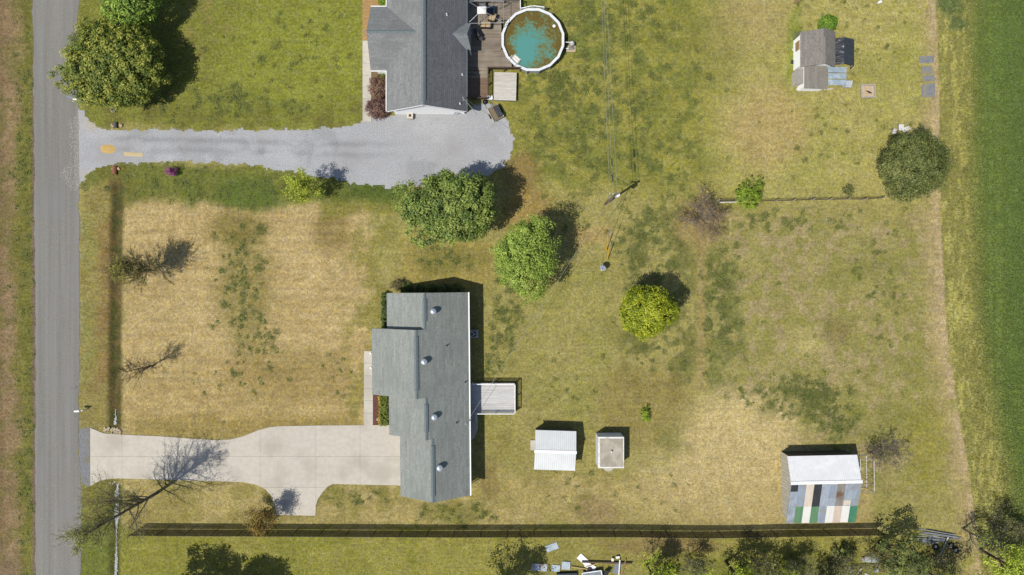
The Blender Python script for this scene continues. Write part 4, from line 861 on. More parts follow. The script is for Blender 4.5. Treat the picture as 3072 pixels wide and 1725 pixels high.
# ---- pool
zp_ = 1.32; pc = P(1598.5, 118.5, zp_); PL = thing('pool', Vector((pc.x, pc.y, 0)), 'round above-ground pool with white rim and algae-covered turquoise water', 'pool')
ns = 16; ro, ri = 3.78, 3.5
def ringpt(r, i, z): t = 2*math.pi*(i+.5)/ns; return (pc.x+r*math.cos(t), pc.y+r*math.sin(t), z)
wallp = M('pool_wall', S(188, 192, 196), S(205, 208, 212), 3, .5); rim = M('pool_rim', (.38, .385, .39), (.46, .465, .47), 4, .5)
for i in range(ns):
    m = MB(); q = [ringpt(ri-.02, i, zp_), ringpt(ro, i, zp_), ringpt(ro, i+1, zp_), ringpt(ri-.02, i+1, zp_)]; c_ = sum((Vector(p) for p in q), Vector())/4
    q = [c_+(Vector(p)-c_)*.996 for p in q]; m.slab4([tuple(p) for p in q], .06); m.build('rim', rim, PL)
    m = MB(); m.slab4([ringpt(ri+.1, i, 0), ringpt(ri+.1, i+1, 0), ringpt(ri+.1, i+1, zp_-.06), ringpt(ri+.1, i, zp_-.06)], .06); m.build('wall_panel', wallp, PL)
    p = ringpt(ro-.05, i, 0); MB().box((p[0], p[1], (zp_-.07)/2), (.09, .16, zp_-.07), 2*math.pi*(i+.5)/ns).build('post', wallp, PL)
liner = M('pool_liner', S(112, 176, 184), S(134, 192, 198), 3, .4)
m = MB()
for i in range(ns): m.slab4([ringpt(ri+.02, i+1, .3), ringpt(ri+.02, i, .3), ringpt(ri+.02, i, zp_-.065), ringpt(ri+.02, i+1, zp_-.065)], .03)
m.build('liner', liner, PL)
pw_ = bpy.data.materials.new('pool_water'); pw_.use_nodes = True; N = pw_.node_tree.nodes; L = pw_.node_tree.links; b = N['Principled BSDF']; b.inputs['Roughness'].default_value = .12; b.inputs['Specular IOR Level'].default_value = .5
geo = N.new('ShaderNodeNewGeometry')
def pn(sc, det, rg_=.6):
    n = N.new('ShaderNodeTexNoise'); n.inputs['Scale'].default_value = sc; n.inputs['Detail'].default_value = det; n.inputs['Roughness'].default_value = rg_; L.new(geo.outputs['Position'], n.inputs['Vector']); return n.outputs['Fac']
def mth(op, a, b2):
    n = N.new('ShaderNodeMath'); n.operation = op
    for i, v in enumerate((a, b2)):
        if isinstance(v, (int, float)): n.inputs[i].default_value = v
        else: L.new(v, n.inputs[i])
    return n.outputs[0]
sub = N.new('ShaderNodeVectorMath'); sub.operation = 'SUBTRACT'; L.new(geo.outputs['Position'], sub.inputs[0]); sub.inputs[1].default_value = (pc.x+.1, pc.y-.5, 1.0)
sc_ = N.new('ShaderNodeVectorMath'); sc_.operation = 'MULTIPLY'; L.new(sub.outputs[0], sc_.inputs[0]); sc_.inputs[1].default_value = (.36, .30, 0)
ln_ = N.new('ShaderNodeVectorMath'); ln_.operation = 'LENGTH'; L.new(sc_.outputs[0], ln_.inputs[0])
sub2 = N.new('ShaderNodeVectorMath'); sub2.operation = 'SUBTRACT'; L.new(geo.outputs['Position'], sub2.inputs[0]); sub2.inputs[1].default_value = (pc.x-1.1, pc.y-1.3, 1.0)
sc2 = N.new('ShaderNodeVectorMath'); sc2.operation = 'MULTIPLY'; L.new(sub2.outputs[0], sc2.inputs[0]); sc2.inputs[1].default_value = (.75, .42, 0)
ln2 = N.new('ShaderNodeVectorMath'); ln2.operation = 'LENGTH'; L.new(sc2.outputs[0], ln2.inputs[0])
f_ = mth('ADD', mth('MULTIPLY', pn(.8, 8, .75), 1.0), mth('MULTIPLY', ln_.outputs['Value'], -.26)); f_ = mth('ADD', f_, mth('MULTIPLY', mth('MAXIMUM', mth('SUBTRACT', 1.15, ln2.outputs['Value']), 0), .42)); f_ = mth('ADD', f_, mth('MULTIPLY', pn(3.2, 8, .8), .85))
rp = N.new('ShaderNodeValToRGB'); L.new(f_, rp.inputs[0]); cr = rp.color_ramp
cr.elements[0].position = .61; cr.elements[0].color = (*S(116, 98, 38), 1); cr.elements[1].position = .94; cr.elements[1].color = (*S(98, 164, 154), 1)
e = cr.elements.new(.69); e.color = (*S(122, 112, 52), 1); e = cr.elements.new(.75); e.color = (*S(124, 134, 82), 1); e = cr.elements.new(.81); e.color = (*S(112, 150, 122), 1); e = cr.elements.new(.87); e.color = (*S(96, 154, 140), 1)
L.new(rp.outputs[0], b.inputs['Base Color'])
m = MB(); m.lathe((pc.x, pc.y, .3), [(ri, 0), (ri, .68)], 48); w_ = m.build('water', pw_, PL)
# entry steps, rail, pump
t0 = math.radians(228); ex, ey = pc.x+3.1*math.cos(t0), pc.y+3.1*math.sin(t0)
ld = MB().box((ex, ey, .99), (1.0, .95, .1), t0+1.57).build('entry_steps', M('cream_plastic', S(222, 218, 196), S(236, 232, 214), 5, .5), PL)
for i in (-1, 0, 1): MB().box((ex+.28*i*math.cos(t0), ey+.28*i*math.sin(t0), 1.09), (.86, .12, .06), t0+1.57).build('tread', white_trim, ld)
for s_ in (-1, 1):
    ox, oy = -math.sin(t0)*.48*s_, math.cos(t0)*.48*s_; MB().path([(ex+ox-.3*math.cos(t0), ey+oy-.3*math.sin(t0), 1.1), (ex+ox, ey+oy, 1.75), (ex+ox+.6*math.cos(t0), ey+oy+.6*math.sin(t0), 1.75), (ex+ox+.75*math.cos(t0), ey+oy+.75*math.sin(t0), 1.0)], .025).build('handrail', white_trim, ld)
pts = [P(1563, 25, 1.75), P(1597, 17, 1.75), P(1632, 21.5, 1.75)]
for a, b_ in zip(pts[:-1], pts[1:]): rail(PL, a, b_, zp_-.5, .95, white_trim, sp=.15, bw=.04)
p = P(1666.5, 74, 1.3); MB().lathe((p.x-.15, p.y-.05, .98), [(.16, 0), (.18, .05), (.12, .08)], 14).build('skimmer', white_trim, PL)
PU = thing('pool_pump', P(1711, 138), 'white pool pump and filter tank with pipes beside the pool', 'pump')
p = P(1716, 131, .5); MB().lathe((p.x, p.y, 0), [(.3, 0), (.32, .1), (.32, .6), (.22, .78), (.08, .82)], 16).build('filter_tank', M('tank_grey', S(186, 184, 178), S(206, 204, 198), 4, .5), PU)
q = P(1713, 146, .15); MB().box((q.x, q.y, .08), (1.1, .75, .1)).build('base', M('tan_base', S(206, 188, 160)), PU); MB().tube((q.x-.3, q.y, .28), (q.x+.3, q.y, .28), .14, n=12).build('motor', M('motor', S(150, 150, 150)), PU)
r_ = P(1697, 127, .8); MB().path([(r_.x, r_.y, .85), (p.x, r_.y, .85), (p.x, p.y, .8)], .045).build('pipe', white_trim, PU); MB().path([(r_.x, r_.y-.55, .3), (q.x-.2, r_.y-.55, .3)], .05).build('pipe', white_trim, PU)
# ---- furniture on the upper deck
GZ_ = thing('gazebo_frame', P(1465, 45), 'bare metal gazebo frame with a torn white canopy on the brown deck', 'gazebo')
g = [P(1404, 70, 2.8), P(1511, 68, 2.8), P(1511, 3, 2.8), P(1404, 3, 2.8)]
for p in g: MB().tube((p.x, p.y, zd), (p.x, p.y, 2.8), .035).build('post', galv, GZ_)
for i in range(4): MB().tube(g[i], g[(i+1) % 4], .03).build('beam', galv, GZ_)
ap = P(1446, 30, 3.5)
for p in g: MB().tube(p, ap, .025).build('rafter', galv, GZ_)
for p in ((g[0]+g[1])/2, (g[2]+g[3])/2): MB().tube(p, ap, .022).build('rafter', galv, GZ_)
for p in ((P(1432, 20, 3.3), P(1459, 42, 3.3)),):
    x0_, x1_, y0_, y1_ = p[0].x, p[1].x, p[1].y, p[0].y; V_, F_ = cloth([(x0_, y0_, 3.3), (x1_-.05, y0_, 3.3), (x1_, y1_, 3.3), (x0_, y1_-.05, 3.3)], 10, 10, 8, .08); V_[:, 2] += .34-.3*np.maximum(abs(V_[:, 0]-(x0_+x1_)/2), abs(V_[:, 1]-(y0_+y1_)/2))/.55
    npmesh('canopy', V_, F_, white, GZ_, smooth=True)
def chair(px, py, rz, label, w=.8, dd=.8, n=1, cush=None):
    c = P(px, py, zd+.4); c.z = zd; o = thing('patio_chair', c, label, 'chair' if n == 1 else 'sofa'); wk = M('wicker', S(72, 62, 54), S(90, 78, 68), 8, .8); cu = cush or M('tan_cushion', S(196, 170, 128), S(212, 188, 148), 4, .9)
    W = w*n; MB().box((c.x, c.y, zd+.28), (W, dd, .16)).build('seat', wk, o); MB().box((c.x, c.y+dd*.45, zd+.55), (W, .12, .6)).build('backrest', wk, o)
    for s_ in (-1, 1): MB().box((c.x+s_*(W/2+.04), c.y, zd+.4), (.09, dd, .45)).build('armrest', wk, o)
    for sx in (-1, 1):
        for sy in (-1, 1): MB().box((c.x+sx*W*.44, c.y+sy*dd*.42, zd+.1), (.06, .06, .2)).build('leg', wk, o)
    for i in range(n): x_ = c.x+(i-(n-1)/2)*w; MB().box((x_, c.y-.03, zd+.42), (w*.92, dd*.8, .13)).build('cushion', cu, o); MB().box((x_, c.y+dd*.36, zd+.68), (w*.9, .14, .42), rx=-.2).build('back_cushion', cu, o)
    o.rotation_euler.z = rz; return o
chair(1477, 53, R(-110), 'tan cushioned wicker armchair turned sideways on the brown deck'); chair(1457, 75, R(178), 'two-seat wicker sofa with tan cushions on the brown deck', n=2, w=.58)
chair(1446, 16, R(5), 'dark wicker chair under the torn white canopy', cush=M('grey_cushion', S(120, 120, 118)))
tb = thing('patio_table', P(1472, 28, 0)+Vector((0, 0, zd)), 'dark rectangular patio table on the brown deck', 'table'); c = P(1472, 28, zd+.7)
MB().box((c.x, c.y, zd+.7), (1.0, .85, .05)).build('tabletop', M('dark_glass', S(40, 52, 66), rough=.2), tb)
for sx in (-1, 1):
    for sy in (-1, 1): MB().box((c.x+sx*.42, c.y+sy*.35, zd+.34), (.05, .05, .67)).build('leg', dark_metal, tb)
c = P(1434, 105, zd+.5); c.z = zd; GR = thing('grill', c, 'black barbecue grill on the brown deck by the porch roof', 'grill')
bk = M('black_enamel', S(34, 36, 40), S(50, 52, 56), 6, .35)
MB().box((c.x, c.y, zd+.4), (.75, .5, .7)).build('cart', bk, GR); hd = MB().tube((c.x-.38, c.y, zd+.85), (c.x+.38, c.y, zd+.85), .27, n=16).build('lid', bk, GR); MB().box((c.x, c.y-.28, zd+.9), (.5, .03, .03)).build('handle', galv, hd)
for s_ in (-1, 1): MB().box((c.x+s_*.58, c.y, zd+.72), (.38, .42, .03)).build('side_shelf', dark_metal, GR)
GR.rotation_euler.z = R(-55)
# utility box, cart, bin, cooler
c = P(1232, 350); UB = thing('utility_box', c, 'cream square utility box with a small grate on the gravel by the gable wall', 'utility box')
MB().box((c.x, c.y, .3), (.7, .72, .6)).build('body', M('cream_box', S(226, 216, 198), S(236, 228, 212), 4, .7), UB); gt = MB().box((c.x, c.y, .61), (.3, .32, .03)).build('grate', M('rust', S(120, 90, 66)), UB); MB().box((c.x, c.y, .635), (.14, .15, .03)).build('cover', dark_metal, gt)
UB.rotation_euler.z = R(-3)
c = P(1487, 342); CT = thing('utility_trailer', c, 'small flat wooden trailer loaded with a dark crate on the gravel', 'trailer')
MB().box((c.x, c.y, .5), (1.35, 1.75, .08)).build('bed', M('weathered_plank', S(122, 108, 86), S(150, 134, 108), 4, .85, .3, stretch=(3, .3, 1)), CT)
for s_ in (-1, 1):
    MB().box((c.x+s_*.66, c.y, .62), (.05, 1.75, .18)).build('side_board', wallm, CT); wlh = MB().tube((c.x+s_*.78-.07, c.y, .28), (c.x+s_*.78+.07, c.y, .28), .28, n=18).build('wheel', M('rubber', S(30, 30, 30)), CT); MB().tube((c.x+s_*.78-.08, c.y, .28), (c.x+s_*.78+.08, c.y, .28), .13, n=12).build('hub', galv, wlh)
MB().tube((c.x, c.y+.85, .45), (c.x, c.y+1.5, .35), .03).build('tow_bar', dark_metal, CT); MB().box((c.x, c.y, .3), (1.5, .06, .06)).build('axle', dark_metal, CT)
CT.rotation_euler.z = R(28)
c2 = c+Vector((.3, .15, .54)); BX = thing('crate', c2, 'dark slatted crate lying on the wooden trailer', 'crate'); MB().box((c2.x, c2.y, c2.z+.2), (.62, 1.35, .4)).build('body', M('crate_grey', S(64, 68, 72), S(84, 88, 92), 5, .7), BX)
for i in range(5): MB().box((c2.x, c2.y-.52+i*.26, c2.z+.415), (.58, .09, .03)).build('slat', dark_metal, BX)
BX.rotation_euler.z = R(28)
def bag(px, py, r, h, label, mat, name='trash_bag', cat='bag'): return mound(name, P(px, py, .01), r, r*.9, h, 0, mat, label, cat, px)
bag(1456, 306, .34, .45, 'black rubbish bag beside the lower steps of the brown deck', bk)
c = P(1470, 296); o = thing('cooler', c, 'pale blue cooler box at the corner of the pale platform', 'cooler'); MB().box((c.x, c.y, .22), (.6, .42, .42)).build('body', M('pale_blue', S(168, 200, 206)), o); MB().box((c.x, c.y, .465), (.64, .46, .06)).build('lid', white_trim, o)
# ---- tall black screened fence
scr = bpy.data.materials.new('black_screen'); scr.use_nodes = True; N = scr.node_tree.nodes; L = scr.node_tree.links; b = N['Principled BSDF']; b.inputs['Base Color'].default_value = (*S(50, 46, 36), 1); b.inputs['Roughness'].default_value = .8
tr = N.new('ShaderNodeBsdfTransparent'); mx = N.new('ShaderNodeMixShader'); mx.inputs[0].default_value = .64; L.new(tr.outputs[0], mx.inputs[1]); L.new(b.outputs[0], mx.inputs[2]); L.new(mx.outputs[0], N['Material Output'].inputs['Surface'])
fpx = [417.5, 900, 1350, 1700, 1880, 2000, 2140, 2300, 2628]; fpy = [1586.8, 1589, 1591.5, 1590.5, 1590, 1592.5, 1593.5, 1590, 1585]
FN = thing('screen_fence', P(1520, 1590), 'tall black mesh screen fence running along the bottom of the yard', 'fence')
hf = 2.3; pf = [P(x, np.interp(x, fpx, fpy)) for x in np.linspace(417.5, 2628, 29)]; blk = M('black_post', S(34, 32, 28), None, rough=.6)
for i, p in enumerate(pf): MB().tube((p.x, p.y, 0), (p.x, p.y, hf+.05), .04, n=6).build('post', blk, FN)
for a, b_ in zip(pf[:-1], pf[1:]):
    d = b_-a; rz = math.atan2(d.y, d.x); mid = (a+b_)/2
    MB().tube((a.x, a.y, hf), (b_.x, b_.y, hf), .03, n=5).build('top_rail', blk, FN); MB().tube((a.x, a.y, hf*.5), (b_.x, b_.y, hf*.5), .015, n=4).build('middle_wire', blk, FN)
    MB().box((mid.x, mid.y, hf/2+.03), (d.length-.05, .012, hf-.1), rz).build('screen', scr, FN)
# ---- low wire fence
WF = thing('wire_fence', P(2400, 602), 'low wire garden fence with short pale posts behind the mown yard', 'fence')
lw = [(2150, 603), (2205, 601), (2262, 606), (2321, 603.5), (2373, 602.5), (2430, 600.5), (2482, 599.5), (2535, 599), (2587, 599), (2641, 595)]
lp = [P(x, y) for x, y in lw]; pale_post = M('pale_post', S(196, 188, 172), S(214, 208, 196), 4, .85)
for i, p in enumerate(lp): MB().box((p.x, p.y, .6), (.09, .09, 1.2)).build('post', pale_post, WF)
for a, b_ in zip(lp[:-1], lp[1:]):
    for z in (.25, .5, .75, 1.0, 1.15): MB().tube((a.x, a.y, z), (b_.x, b_.y, z), .014, n=4).build('wire', M('rust_wire', S(96, 78, 60)), WF)
    m = MB()
    for k in range(1, 12): q = a.lerp(b_, k/12); m.tube((q.x, q.y, .1), (q.x, q.y, 1.15), .008, n=4)
    tag(m.build('mesh_wire', MATS['rust_wire'], WF), kind='stuff')
G2 = thing('gate', P(2178, 605), 'white metal gate leaning at the left end of the low wire fence', 'gate')
a, b_ = P(2152, 606), P(2204, 605)
for z in (.3, .7, 1.1): MB().tube((a.x, a.y-.05-.1*z, z), (b_.x, b_.y-.05-.1*z, z), .03, n=6).build('rail', white_trim, G2)
for p in (a, b_): MB().tube((p.x, p.y-.05, .02), (p.x, p.y-.16, 1.12), .03, n=6).build('upright', white_trim, G2)
# ---- utility pole, wires, guys
pb = P(1815, 612); hp = 9.3
UP = thing('utility_pole', pb, 'wooden utility pole with a white transformer in the middle of the yard', 'utility pole')
MB().tube((pb.x, pb.y, 0), (pb.x, pb.y, hp), .16, .11, 12).build('pole', M('pole_wood', S(120, 104, 84), S(150, 134, 112), 5, .9, .3, stretch=(1, 1, .1)), UP)
tc = Vector((pb.x+.42, pb.y+.12, 0)); tf = MB().lathe((tc.x, tc.y, 6.6), [(.22, 0), (.25, .05), (.25, .8), (.2, .9), (.05, .95)], 16).build('transformer', M('transformer_grey', (.55, .57, .6), (.62, .64, .66), 4, .5), UP); MB().lathe((tc.x, tc.y, 7.5), [(.05, 0), (.07, .1), (.03, .25)], 8).build('bushing', white_trim, tf); MB().tube((pb.x, pb.y, 7.1), (tc.x, tc.y, 7.1), .05).build('bracket', galv, tf)
ca = MB().box((pb.x-.25, pb.y, 8.9), (1.1, .1, .12)).build('crossarm', M('arm_wood', S(140, 128, 110)), UP)
for dx in (-.7, -.35, .1): MB().lathe((pb.x+dx, pb.y, 8.96), [(.04, 0), (.07, .06), (.05, .16), (.02, .2)], 8).build('insulator', white_trim, ca)
MB().tube((pb.x-.2, pb.y-.1, 5.4), (pb.x-.5, pb.y+.3, 5.6), .04).build('bracket', galv, UP)
def sag(a, b_, s_, n=14): a = Vector(a); b_ = Vector(b_); return [a.lerp(b_, i/n)-Vector((0, 0, s_*4*(i/n)*(1-i/n))) for i in range(n+1)]
wire_l = M('wire_light', S(170, 168, 160), None, rough=.4); wire_d = M('wire_dark', S(60, 60, 58), None, rough=.6)
far = P(1797, -420, 8.6)
lbl = ['leftmost overhead power wire running up from the utility pole crossarm', 'middle overhead power wire running up from the utility pole crossarm', 'rightmost overhead power wire running up from the utility pole crossarm']
for dx, l_ in zip((-.7, -.35, .1), lbl):
    w = tag(MB().path(sag((pb.x+dx, pb.y, 9.15), (far.x+dx*.45, far.y, 8.8), .35), .016, 5).build('power_wire', wire_l, base=pb+Vector((dx, 0, 9.15))), l_, 'wire')
    if dx == -.35:
        for k, L_ in ((1.3, .75), (3.0, .8)):
            q = Vector((pb.x+dx, pb.y, 9.12)); e_ = Vector((far.x, far.y, 8.8))-q; e_.normalize(); MB().tube(q+e_*k, q+e_*(k+L_), .07, n=8).build('splice', dark_metal, w)
tag(MB().path(sag((pb.x-.15, pb.y, 7.6), MAST1, .5), .018, 5).build('service_wire', wire_l, base=MAST1), 'thin cable from the utility pole down to the long grey house', 'wire')
tag(MB().path(sag((pb.x-.15, pb.y, 7.3), MAST2, .5), .016, 5).build('service_wire', wire_d, base=MAST2), 'thin cable from the utility pole to the slate roofed house', 'wire')
yel = M('yellow_sleeve', S(226, 178, 40), S(236, 190, 60), 3, .5)
for (px, py), z, l_ in (((1818.5, 757), 6.2, 'shorter yellow sleeved guy wire of the utility pole'), ((1822, 783), 8.2, 'longer yellow sleeved guy wire of the utility pole')):
    a = P(px, py); top = Vector((pb.x, pb.y-.12, z)); d = (top-a).normalized(); o = thing('guy_wire', a, l_, 'guy wire')
    MB().tube(a-Vector((0, 0, .02)), top, .018, n=5).build('cable', wire_l, o); MB().tube(a+d*.25, a+d*2.6, .055, n=8).build('sleeve', yel, o); MB().tube(a-Vector((0, 0, .05)), a+d*.25, .03, n=6).build('anchor_rod', galv, o)
# ---- satellite dish
c = P(1806, 803); SD = thing('satellite_dish', c, 'grey satellite dish on a post in the grass below the yellow guy wires', 'satellite dish')
MB().tube((c.x, c.y, 0), (c.x, c.y, 1.3), .04).build('post', galv, SD); dn = Vector((-.55, -.6, .62)).normalized(); qd = dn.to_track_quat('Z', 'Y').to_matrix(); m = MB(); vs_ = []; fs = []
for k, (r_, h_) in enumerate(((.02, 0), (.2, .025), (.38, .09), (.42, .11))):
    for i in range(20): vs_.append(Vector((c.x, c.y, 1.35))+qd @ Vector((r_*math.cos(6.2832*i/20), r_*math.sin(6.2832*i/20), h_)))
for k in range(3):
    for i in range(20): fs.append((k*20+i, k*20+(i+1) % 20, k*20+20+(i+1) % 20, k*20+20+i))
m.add(vs_, fs); ds = m.build('reflector', M('dish_grey', S(150, 162, 180), S(168, 178, 194), 4, .5), SD, smooth=True); e_ = Vector((c.x, c.y, 1.35))
MB().tube(e_+qd @ Vector((0, -.38, .08)), e_+dn*.55, .018, n=6).build('feed_arm', galv, ds); MB().box(e_+dn*.55, (.1, .1, .12)).build('feed_horn', white_trim, ds)
# ---- mailboxes
def mailbox(px, py, rz, label, flag=None):
    c = P(px, py); o = thing('mailbox', c, label, 'mailbox'); MB().box((c.x+.35, c.y, .55), (.1, .1, 1.1)).build('post', white_trim, o); MB().box((c.x+.1, c.y, 1.02), (.75, .09, .07)).build('arm', white_trim, o)
    m = MB(); n_ = 10; pr = [(-.12, 0), (.12, 0), (.12, .14)]+[(.12*math.cos(t), .14+.1*math.sin(t)) for t in np.linspace(0, math.pi, n_)]+[(-.12, .14)]; k = len(pr)
    m.add([(c.x-.38, c.y+a, 1.07+z) for a, z in pr]+[(c.x+.2, c.y+a, 1.07+z) for a, z in pr], [tuple(range(k))[::-1], tuple(range(k, 2*k))]+[(i, (i+1) % k, k+(i+1) % k, k+i) for i in range(k)]); bx_ = m.build('box', white_trim, o)
    MB().box((c.x-.39, c.y, 1.18), (.02, .2, .2)).build('door', white_trim, bx_)
    if flag: MB().box((c.x-.9, c.y+.08, 1.12), (.75, .1, .04)).build('newspaper_tube', flag, o)
    o.rotation_euler.z = rz
mailbox(249, 307, R(-14), 'white mailbox with a pale blue tube on the road edge by the big round tree', M('pale_blue2', S(150, 164, 200))); mailbox(252, 1228, R(3), 'white mailbox on the road edge above the concrete driveway')
c = P(229, 1164); fl = thing('marker_flag', c, 'tiny blue marker flag at the road edge', 'flag'); MB().tube((c.x, c.y, 0), (c.x, c.y, .5), .012, n=5).build('stake', galv, fl); MB().box((c.x-.15, c.y, .45), (.3, .015, .12)).build('flag', M('blue_flag', S(90, 110, 190)), fl)
# ---- culverts, stones, pots
def rock(name, c, s_, mat, label, seed, group=None, cat='stone', parent=None):
    r_ = np.random.default_rng(seed); import bmesh as _b
    bm = _b.new(); _b.ops.create_icosphere(bm, subdivisions=1, radius=1); me = bpy.data.meshes.new(name)
    for v in bm.verts: v.co = Vector([v.co[i]*s_[i]*r_.uniform(.8, 1.2) for i in range(3)])
    bm.to_mesh(me); bm.free(); me.materials.append(mat); o = bpy.data.objects.new(name, me); COL.objects.link(o)
    if parent: o.parent = parent; o.location = Vector(c)-org(parent)
    else: o.location = c
    o.rotation_euler.z = r_.uniform(0, 6)
    if label: tag(o, label, cat, group)
    return o
stone_m = M('tan_stone', S(190, 170, 140), S(220, 202, 174), 4, .9, .4, rnd=.15)
HW = thing('stone_headwall', P(341, 1290), 'heap of pale stones packed along the upper edge of the concrete driveway at the ditch', 'stones')
for i in range(44):
    t = rgB.random(); px, py = (318+12*rgB.random()+t*42, 1290+rgB.uniform(-9, 8)+t*5) if i > 12 else (314+rgB.random()*30, 1287+rgB.uniform(-5, 5)); p = P(px, py); s_ = rgB.uniform(.1, .19); z_ = float(gz(p.x, p.y)); rock('stone', (p.x, p.y, z_+s_*.35), (s_, s_*.8, s_*.7), stone_m, None, 100+i, parent=HW)
HW2 = thing('stone_headwall', P(338, 1449), 'few pale stones along the lower edge of the concrete driveway at the ditch', 'stones')
for i in range(16): p = P(327+rgB.random()*40, 1447+rgB.uniform(-3, 4)); s_ = rgB.uniform(.08, .14); rock('stone', (p.x, p.y, float(gz(p.x, p.y))+s_*.3), (s_, s_*.8, s_*.7), stone_m, None, 200+i, parent=HW2)
def culvert(px, py, rz, label, mat, r=.3, L_=1.0):
    c = P(px, py); o = thing('culvert_pipe', c, label, 'pipe'); m = MB(); n_ = 20; vs_ = []; fs = []
    for y_, rr in ((-L_/2, r), (-L_/2, r*.82), (L_/2, r*.82), (L_/2, r)):
        for i in range(n_): t = 6.2832*i/n_; vs_.append((c.x+rr*math.cos(t), c.y+y_, .08+rr*math.sin(t)))
    for k in range(4):
        for i in range(n_): fs.append((k*n_+i, k*n_+(i+1) % n_, ((k+1) % 4)*n_+(i+1) % n_, ((k+1) % 4)*n_+i))
    m.add(vs_, fs); m.build('pipe', mat, o); o.rotation_euler = (0, 0, rz); return o
culvert(346, 512, R(180), 'rusty brown culvert pipe end below the gravel driveway', M('rusty_pipe', S(130, 84, 56), S(160, 110, 76), 5, .8)); culvert(348, 376, R(0), 'dark grey culvert pipe end above the gravel driveway', M('grey_pipe', S(74, 80, 86), S(100, 106, 112), 5, .6), .25, .7)
tan_rock = M('tan_rock', S(196, 160, 118), S(220, 188, 148), 4, .9, .4)
for i, (px, py, s_, l_) in enumerate(((340, 506, .26, 'tan rock left of the rusty culvert pipe'), (356, 506, .25, 'tan rock right of the rusty culvert pipe'), (349, 501, .2, 'pale rock on top of the rusty culvert pipe'), (338, 376, .3, 'large pale rock beside the grey culvert pipe'), (363, 377, .3, 'flat tan rock right of the grey culvert pipe'))): rock('rock', P(px, py, s_*.3), (s_, s_*.8, s_*.6), tan_rock, l_, 300+i, cat='rock')
c = P(344, 332); o = thing('planter', c, 'striped grey planter pot in the grass under the big round tree', 'planter'); MB().lathe((c.x, c.y, 0), [(.2, 0), (.25, .18), (.28, .36), (.3, .38), (.27, .4)], 16).build('pot', M('pot_grey', S(170, 166, 158), S(200, 196, 188), 8, .8, stretch=(1, 1, 6)), o); MB().lathe((c.x, c.y, .39), [(.24, 0), (.24, .02)], 14).build('soil', M('soil', S(60, 48, 38)), o)
# ---- fire pit, mats, garden seats
c = P(2603, 274); FP = thing('fire_pit', c, 'square sand fire pit edged with pale blocks in the upper right yard', 'fire pit')
for (dx, dy, sx, sy) in ((0, .72, 1.75, .16), (0, -.72, 1.75, .16), (.8, 0, .16, 1.26), (-.8, 0, .16, 1.26)): MB().box((c.x+dx, c.y+dy, .09), (sx, sy, .22)).build('edge_block', M('block_grey', S(176, 166, 152), S(196, 188, 176), 4, .9, .3), FP)
MB().bx(c.x-.71, c.x+.71, c.y-.63, c.y+.63, 0, .1).build('sand', M('pit_sand', S(202, 176, 140), S(222, 200, 168), 3, .95, .6), FP)
FP.rotation_euler.z = R(1)
for i in range(3): p = c+Vector((rgB.uniform(-.1, .25), rgB.uniform(-.2, .2), .12)); tag(MB().tube(p+Vector((-.25, .2-.1*i, 0)), p+Vector((.2, -.15-.05*i, .06)), .06, .05, 8).build('charred_log', M('charred', S(70, 56, 44), S(96, 80, 64), 6, .9), base=p), 'charred log lying in the sand fire pit', 'log', 'logs in the fire pit')
for i, (x0_, x1_, y0_, y1_, l_) in enumerate(((2757, 2801, 166, 190, 'topmost'), (2764, 2796, 198, 222, 'second'), (2768, 2803, 225, 245, 'third'), (2764, 2805, 250, 292, 'largest, lowest'))):
    a, b_ = P(x0_, y1_), P(x1_, y0_); pl_ = rough_poly([(a.x, a.y), (b_.x, a.y+.1), (b_.x, b_.y), (a.x, b_.y-.15)], .06, .3, 60+i); tag(MB().prism(pl_, 0, .03+.002*i).build('ground_mat', M('grey_mat', S(124, 126, 130), S(154, 154, 154), 3, .8, .5, 5, c3=S(158, 150, 128), s3=.9), base=(a+b_)/2), l_+' of the grey mats pegged on the ground by the field edge', 'mat')
def plastic_chair(px, py, rz, label):
    c = P(px, py); o = thing('garden_chair', c, label, 'chair'); wp = M('white_plastic', (.34, .33, .31), (.42, .41, .39), 4, .5); MB().box((c.x, c.y, .44), (.5, .5, .04)).build('seat', wp, o); MB().box((c.x, c.y+.27, .7), (.5, .04, .5), rx=-.2).build('backrest', wp, o)
    for sx in (-1, 1):
        MB().box((c.x+sx*.27, c.y, .64), (.05, .5, .03)).build('armrest', wp, o)
        for sy in (-1, 1): MB().tube((c.x+sx*.26, c.y+sy*.27, 0), (c.x+sx*.22, c.y+sy*.22, .43), .02, n=6).build('leg', dark_metal, o)
    o.rotation_euler.z = rz
plastic_chair(2676, 397, R(70), 'pale garden chair left of the small table by the dark evergreen'); plastic_chair(2708, 392, R(-60), 'pale garden chair right of the small table by the dark evergreen')
c = P(2694, 386); o = thing('garden_table', c, 'small square pale table beside the dark evergreen', 'table'); MB().box((c.x, c.y, .7), (.62, .75, .04)).build('tabletop', MATS['white_plastic'], o)
for sx in (-1, 1):
    for sy in (-1, 1): MB().tube((c.x+sx*.27, c.y+sy*.42, 0), (c.x+sx*.24, c.y+sy*.32, .69), .02, n=6).build('leg', dark_metal, o)
c = P(2637, 8); o = thing('bucket', c, 'white bucket lying in the grass at the top edge', 'bucket'); MB().tube((c.x-.2, c.y-.1, .17), (c.x+.15, c.y+.08, .17), .14, .17, 14).build('body', white_trim, o); MB().tube((c.x+.15, c.y+.08, .17), (c.x+.17, c.y+.09, .17), .15, .15, 14).build('opening', dark_metal, o)
c = P(2390, 4); tag(MB().box((c.x, c.y, .05), (1.0, .22, .1), R(32)).box((c.x+.1, c.y+.28, .05), (.8, .2, .1), R(28)).build('timber', M('old_timber', S(140, 108, 78), S(166, 134, 102), 4, .9, .3), base=c), 'two short brown timbers in the grass at the top edge', 'timber')
